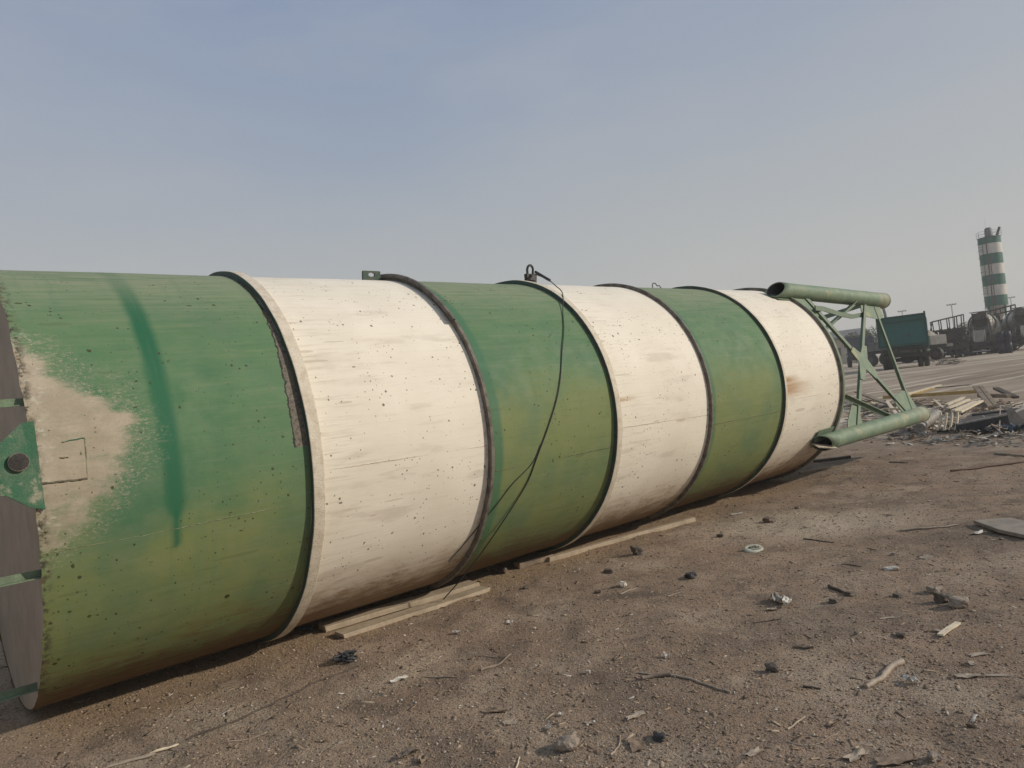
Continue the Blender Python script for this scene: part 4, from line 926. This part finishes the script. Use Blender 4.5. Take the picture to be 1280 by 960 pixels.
# far silo standing
p=far(1251,86); fs_=empty('standing_silo',p,face_yaw(p),'tall upright silo banded green and white, far behind the mixers','silo')
r=1.16; z=5.15; seq=[('silo_g',1.22),('silo_w',1.24),('silo_g',1.27),('silo_w',1.24),('silo_g',1.27),('silo_w',1.2),('silo_g',.75)]
for mt,h in seq:
    m=MB(); m.lathe([(z,r),(z+h,r)],48,sm=True); m.build('band',M[mt],fs_); z+=h
ztop=z
m=MB(); m.lathe([(3.0,.25),(5.15,r)],40); m.build('cone',M['mixer'],fs_)
m=MB(); m.lathe([(ztop,r+.04),(ztop+.06,r+.04),(ztop+.22,.2),(ztop+.22,0)],40); m.build('roof',M['mixer_gr'],fs_)
m=MB(); m.lathe([(ztop+.15,.38),(ztop+1.1,.38),(ztop+1.22,.25),(ztop+1.22,0)],20,c=(.0,0,0)); m.build('dust_filter',M['grey_truck'],fs_)
m=MB()
for k in range(10):
    a=2*PI*k/10; m.bar((r*1.08*math.cos(a),r*1.08*math.sin(a),ztop),(r*1.08*math.cos(a),r*1.08*math.sin(a),ztop+.75),.03,.03)
for zz in (.4,.75): m.tube([(r*1.08*math.cos(2*PI*k/36),r*1.08*math.sin(2*PI*k/36),ztop+zz) for k in range(37)],.018,5,cap=False)
m.build('railing',M['lampm'],fs_)
m=MB(); m.bar((.8,-.6,ztop+.1),(1.15,-.7,ztop+1.0),.28,.2); m.build('hoist_arm',M['chassis'],fs_)
m=MB(); m.bar((-.2,0,ztop+1),(-.25,0,ztop+2.4),.014,.014); m.build('antenna',M['lampm'],fs_)
m=MB()
for dx in (-.2,.2): m.bar((-.95+dx,-.95,2.2),(-.95+dx,-.95,ztop),.05,.05)
for k in range(34): m.bar((-1.15,-.95,2.4+k*.33),(-.75,-.95,2.4+k*.33),.03,.03)
for k in range(10): m.tube([(-.95+.35*math.cos(t),-.95-.35*abs(math.sin(t))*1.5,5+k*.85) for t in [PI*j/8 for j in range(9)]],.02,4)
m.build('ladder',M['silo_g'],fs_)
m=MB(); m.cyl((-.35,-1.18,2),(-.35,-1.18,ztop),.06,8); m.cyl((-.1,-1.24,2),(-.1,-1.24,ztop-2.5),.04,8); m.build('fill_pipe',M['mixer_dk'],fs_)
for sx in(-1,1):
    for sy in(-1,1):
        m=MB(); m.cyl((sx*.8,sy*.8,0),(sx*.8,sy*.8,5.2),.12,12); m.build('leg',M['silo_g'],fs_)
# pale building behind the bracing
p=far(1048,105); bd=empty('site_hut',p,face_yaw(p,R_(-12)),'low cream building with a grey roof behind the bracing','building')
m=MB(); m.box((0,2.5,1.9),(6.5,5,3.8)); m.build('wall',M['bldg'],bd)
m=MB(); m.poly([(-3.8,-.6,3.8),(3.8,-.6,3.8),(3.6,2.5,4.9),(-3.6,2.5,4.9)],(0,-.35,1),.15); m.poly([(-3.8,5.6,3.8),(3.8,5.6,3.8),(3.6,2.5,4.9),(-3.6,2.5,4.9)],(0,.35,1),.15); m.box((0,-.6,3.78),(7.6,.1,.3)); m.build('roof',M['bldg_roof'],bd)
for x in (-2.2,0,2.2):
    m=MB(); m.box((x,-.02,1.9),(.9,.06,1.1)); w=m.build('window',M['glass'],bd); m=MB(); m.box((x,-.06,1.32),(1.05,.12,.08)); m.build('sill',M['bldg_roof'],w)
m=MB(); m.box((3.0,-.02,1.05),(.8,.05,2.1)); m.build('door',M['chassis'],bd)
# lamp masts
def lamp(px,dist,h,label,w=2.0):
    p=far(px,dist); o=empty('light_mast',p,face_yaw(p),label,'lamp mast','light masts on the horizon')
    m=MB(); m.tube([(0,0,0),(0,0,h)],[.16,.09],8); m.build('pole',M['lampm'],o)
    m=MB(); m.box((0,0,h),(w,.25,.12)); m.build('crossarm',M['lampm'],o)
    for k in range(4):
        m=MB(); m.box((-w/2+.2+k*(w-.4)/3,-.15,h+.12),(.35,.25,.25)); m.build('floodlight',M['rim'],o)
lamp(1195,170,10.5,'light mast on the skyline between the burnt-out frame and mixer'); lamp(1269,185,11.5,'light mast on the skyline right of the far silo'); lamp(1133,185,11.0,'light mast rising behind the green tipper body')
p=far(1112,62); o=empty('bent_pole',p,face_yaw(p),'thick pale pole with a bent top behind the tipper','pole')
m=MB(); m.tube([(0,0,0),(0,0,4.2),(-.08,0,4.8),(-.3,0,5.25),(-.42,0,5.55)],[.13,.12,.13,.16,.07],10); m.build('shaft',M['lampm'],o)
# small trees on the skyline
def tree(px,dist,h,label):
    p=far(px,dist); o=empty('tree',p,0,label,'tree','trees on the skyline'); m=MB(); m.tube([(0,0,0),(.1,0,h*.35),(0,.1,h*.7)],[.16,.12,.05],8)
    for k in range(5): a=k*1.3; m.tube([(0,0,h*.35+k*.1*h*.3),(math.cos(a)*h*.22,math.sin(a)*h*.22,h*.65)],[.06,.02],5)
    m.build('trunk',M['bark'],o); m=MB()
    for k in range(1500):
        d=Vector((random.gauss(0,1),random.gauss(0,1),random.gauss(0,1))).normalized()*(random.random()**.4); q=Vector((d.x*h*.33,d.y*h*.33,h*.68+d.z*h*.3)); q+=Vector((noise.noise(q*1.1),noise.noise(q*1.1+Vector((5,0,0))),noise.noise(q*1.1+Vector((0,9,0)))))*.5
        a,b=Vector([random.uniform(-1,1) for _ in range(3)])*.13,Vector([random.uniform(-1,1) for _ in range(3)])*.13; m.add([q,q+a,q+a+b,q+b],[(0,1,2,3)])
    m.build('crown',M['leaf'],o)
M['leaf']=plain('dusty_leaves',(.055,.07,.03),(.08,.09,.045),sc_=2)
tree(1092,95,4.6,'small tree on the skyline left of the tipper'); tree(1070,100,4.4,'small tree on the skyline beside the cream building'); tree(1207,120,4.8,'small tree on the skyline left of the mixer drum')
# ------------------------------------------------------------------ haze
me=bpy.data.meshes.new('haze'); b=MB(); b.box((0,0,8.6),(1300,1300,19.6)); me.from_pydata(b.v,[],b.f); hz=bpy.data.objects.new('haze',me); col.objects.link(hz); hz['kind']='stuff'
t=NT('air_haze'); pv=t.n('ShaderNodeVolumePrincipled'); pv.inputs['Color'].default_value=(.93,.92,.90,1); pv.inputs['Density'].default_value=.0016; pv.inputs['Anisotropy'].default_value=.2
oo=t.n('ShaderNodeOutputMaterial'); t.l(pv.outputs[0],oo.inputs['Volume']); me.materials.append(t.mat)
# ------------------------------------------------------------------ light
SUN=Vector((1.155,-.094,.545)).normalized()
sl=bpy.data.lights.new('sun','SUN'); sl.energy=2.9; sl.angle=R_(1.5); sl.color=(1,.91,.78); so=bpy.data.objects.new('sun',sl); col.objects.link(so)
so.rotation_euler=(SUN).to_track_quat('Z','Y').to_euler(); so.location=(30,0,30)
w=bpy.data.worlds.new('World'); sc.world=w; w.use_nodes=True; nt=w.node_tree; nt.nodes.clear()
t=NT.__new__(NT); t.t=nt
sky=t.n('ShaderNodeTexSky',sky_type='NISHITA'); sky.sun_disc=False; sky.sun_elevation=math.asin(SUN.z); sky.sun_rotation=math.atan2(SUN.x,SUN.y); sky.dust_density=4; sky.air_density=1.2; sky.altitude=0
d=t.n('ShaderNodeTexCoord').outputs['Generated']; X,Y,Z=t.sep(d)
nz=t.noise(t.scale(d,(1,1,2.6)),1.6,4,.5); nz2=t.noise(t.scale(d,(1,1,4)),3.2,5,.55)
e=t.math('ADD',Z,t.math('MULTIPLY_ADD',nz,.16,-.08))
cr=t.n('ShaderNodeValToRGB'); el=cr.color_ramp.elements; el[0].position=0; el[0].color=(.53,.51,.465,1); el[1].position=1; el[1].color=(.18,.275,.42,1)
for ps,c in ((.08,(.49,.485,.455)),(.20,(.41,.43,.435)),(.34,(.305,.355,.435)),(.5,(.225,.29,.42))): q=el.new(ps); q.color=(*c,1)
t.l(e,cr.inputs[0])
hz_=t.mix(t.ss(X,-.3,.7,0,.32),cr.outputs[0],(.45,.46,.46)); hz_=t.mix(t.ss(X,-.1,-.7,0,.30),hz_,(.40,.42,.46)); hz_=t.mix(t.ss(nz2,.35,.75,0,.26),hz_,(.43,.435,.455))
sk=t.mix(1.0,sky.outputs[0],(.055,.055,.055),'MULTIPLY')
mixd=t.mix(.92,sk,hz_)
bg=t.n('ShaderNodeBackground'); t.l(mixd,bg.inputs[0]); bg.inputs[1].default_value=1.0; ow=t.n('ShaderNodeOutputWorld'); t.l(bg.outputs[0],ow.inputs[0])
vs_=sc.view_settings; vs_.view_transform='Standard'; vs_.look='None'; vs_.exposure=.16; vs_.gamma=1
sc.cycles.use_denoising=True; sc.cycles.volume_bounces=0; sc.cycles.max_bounces=5
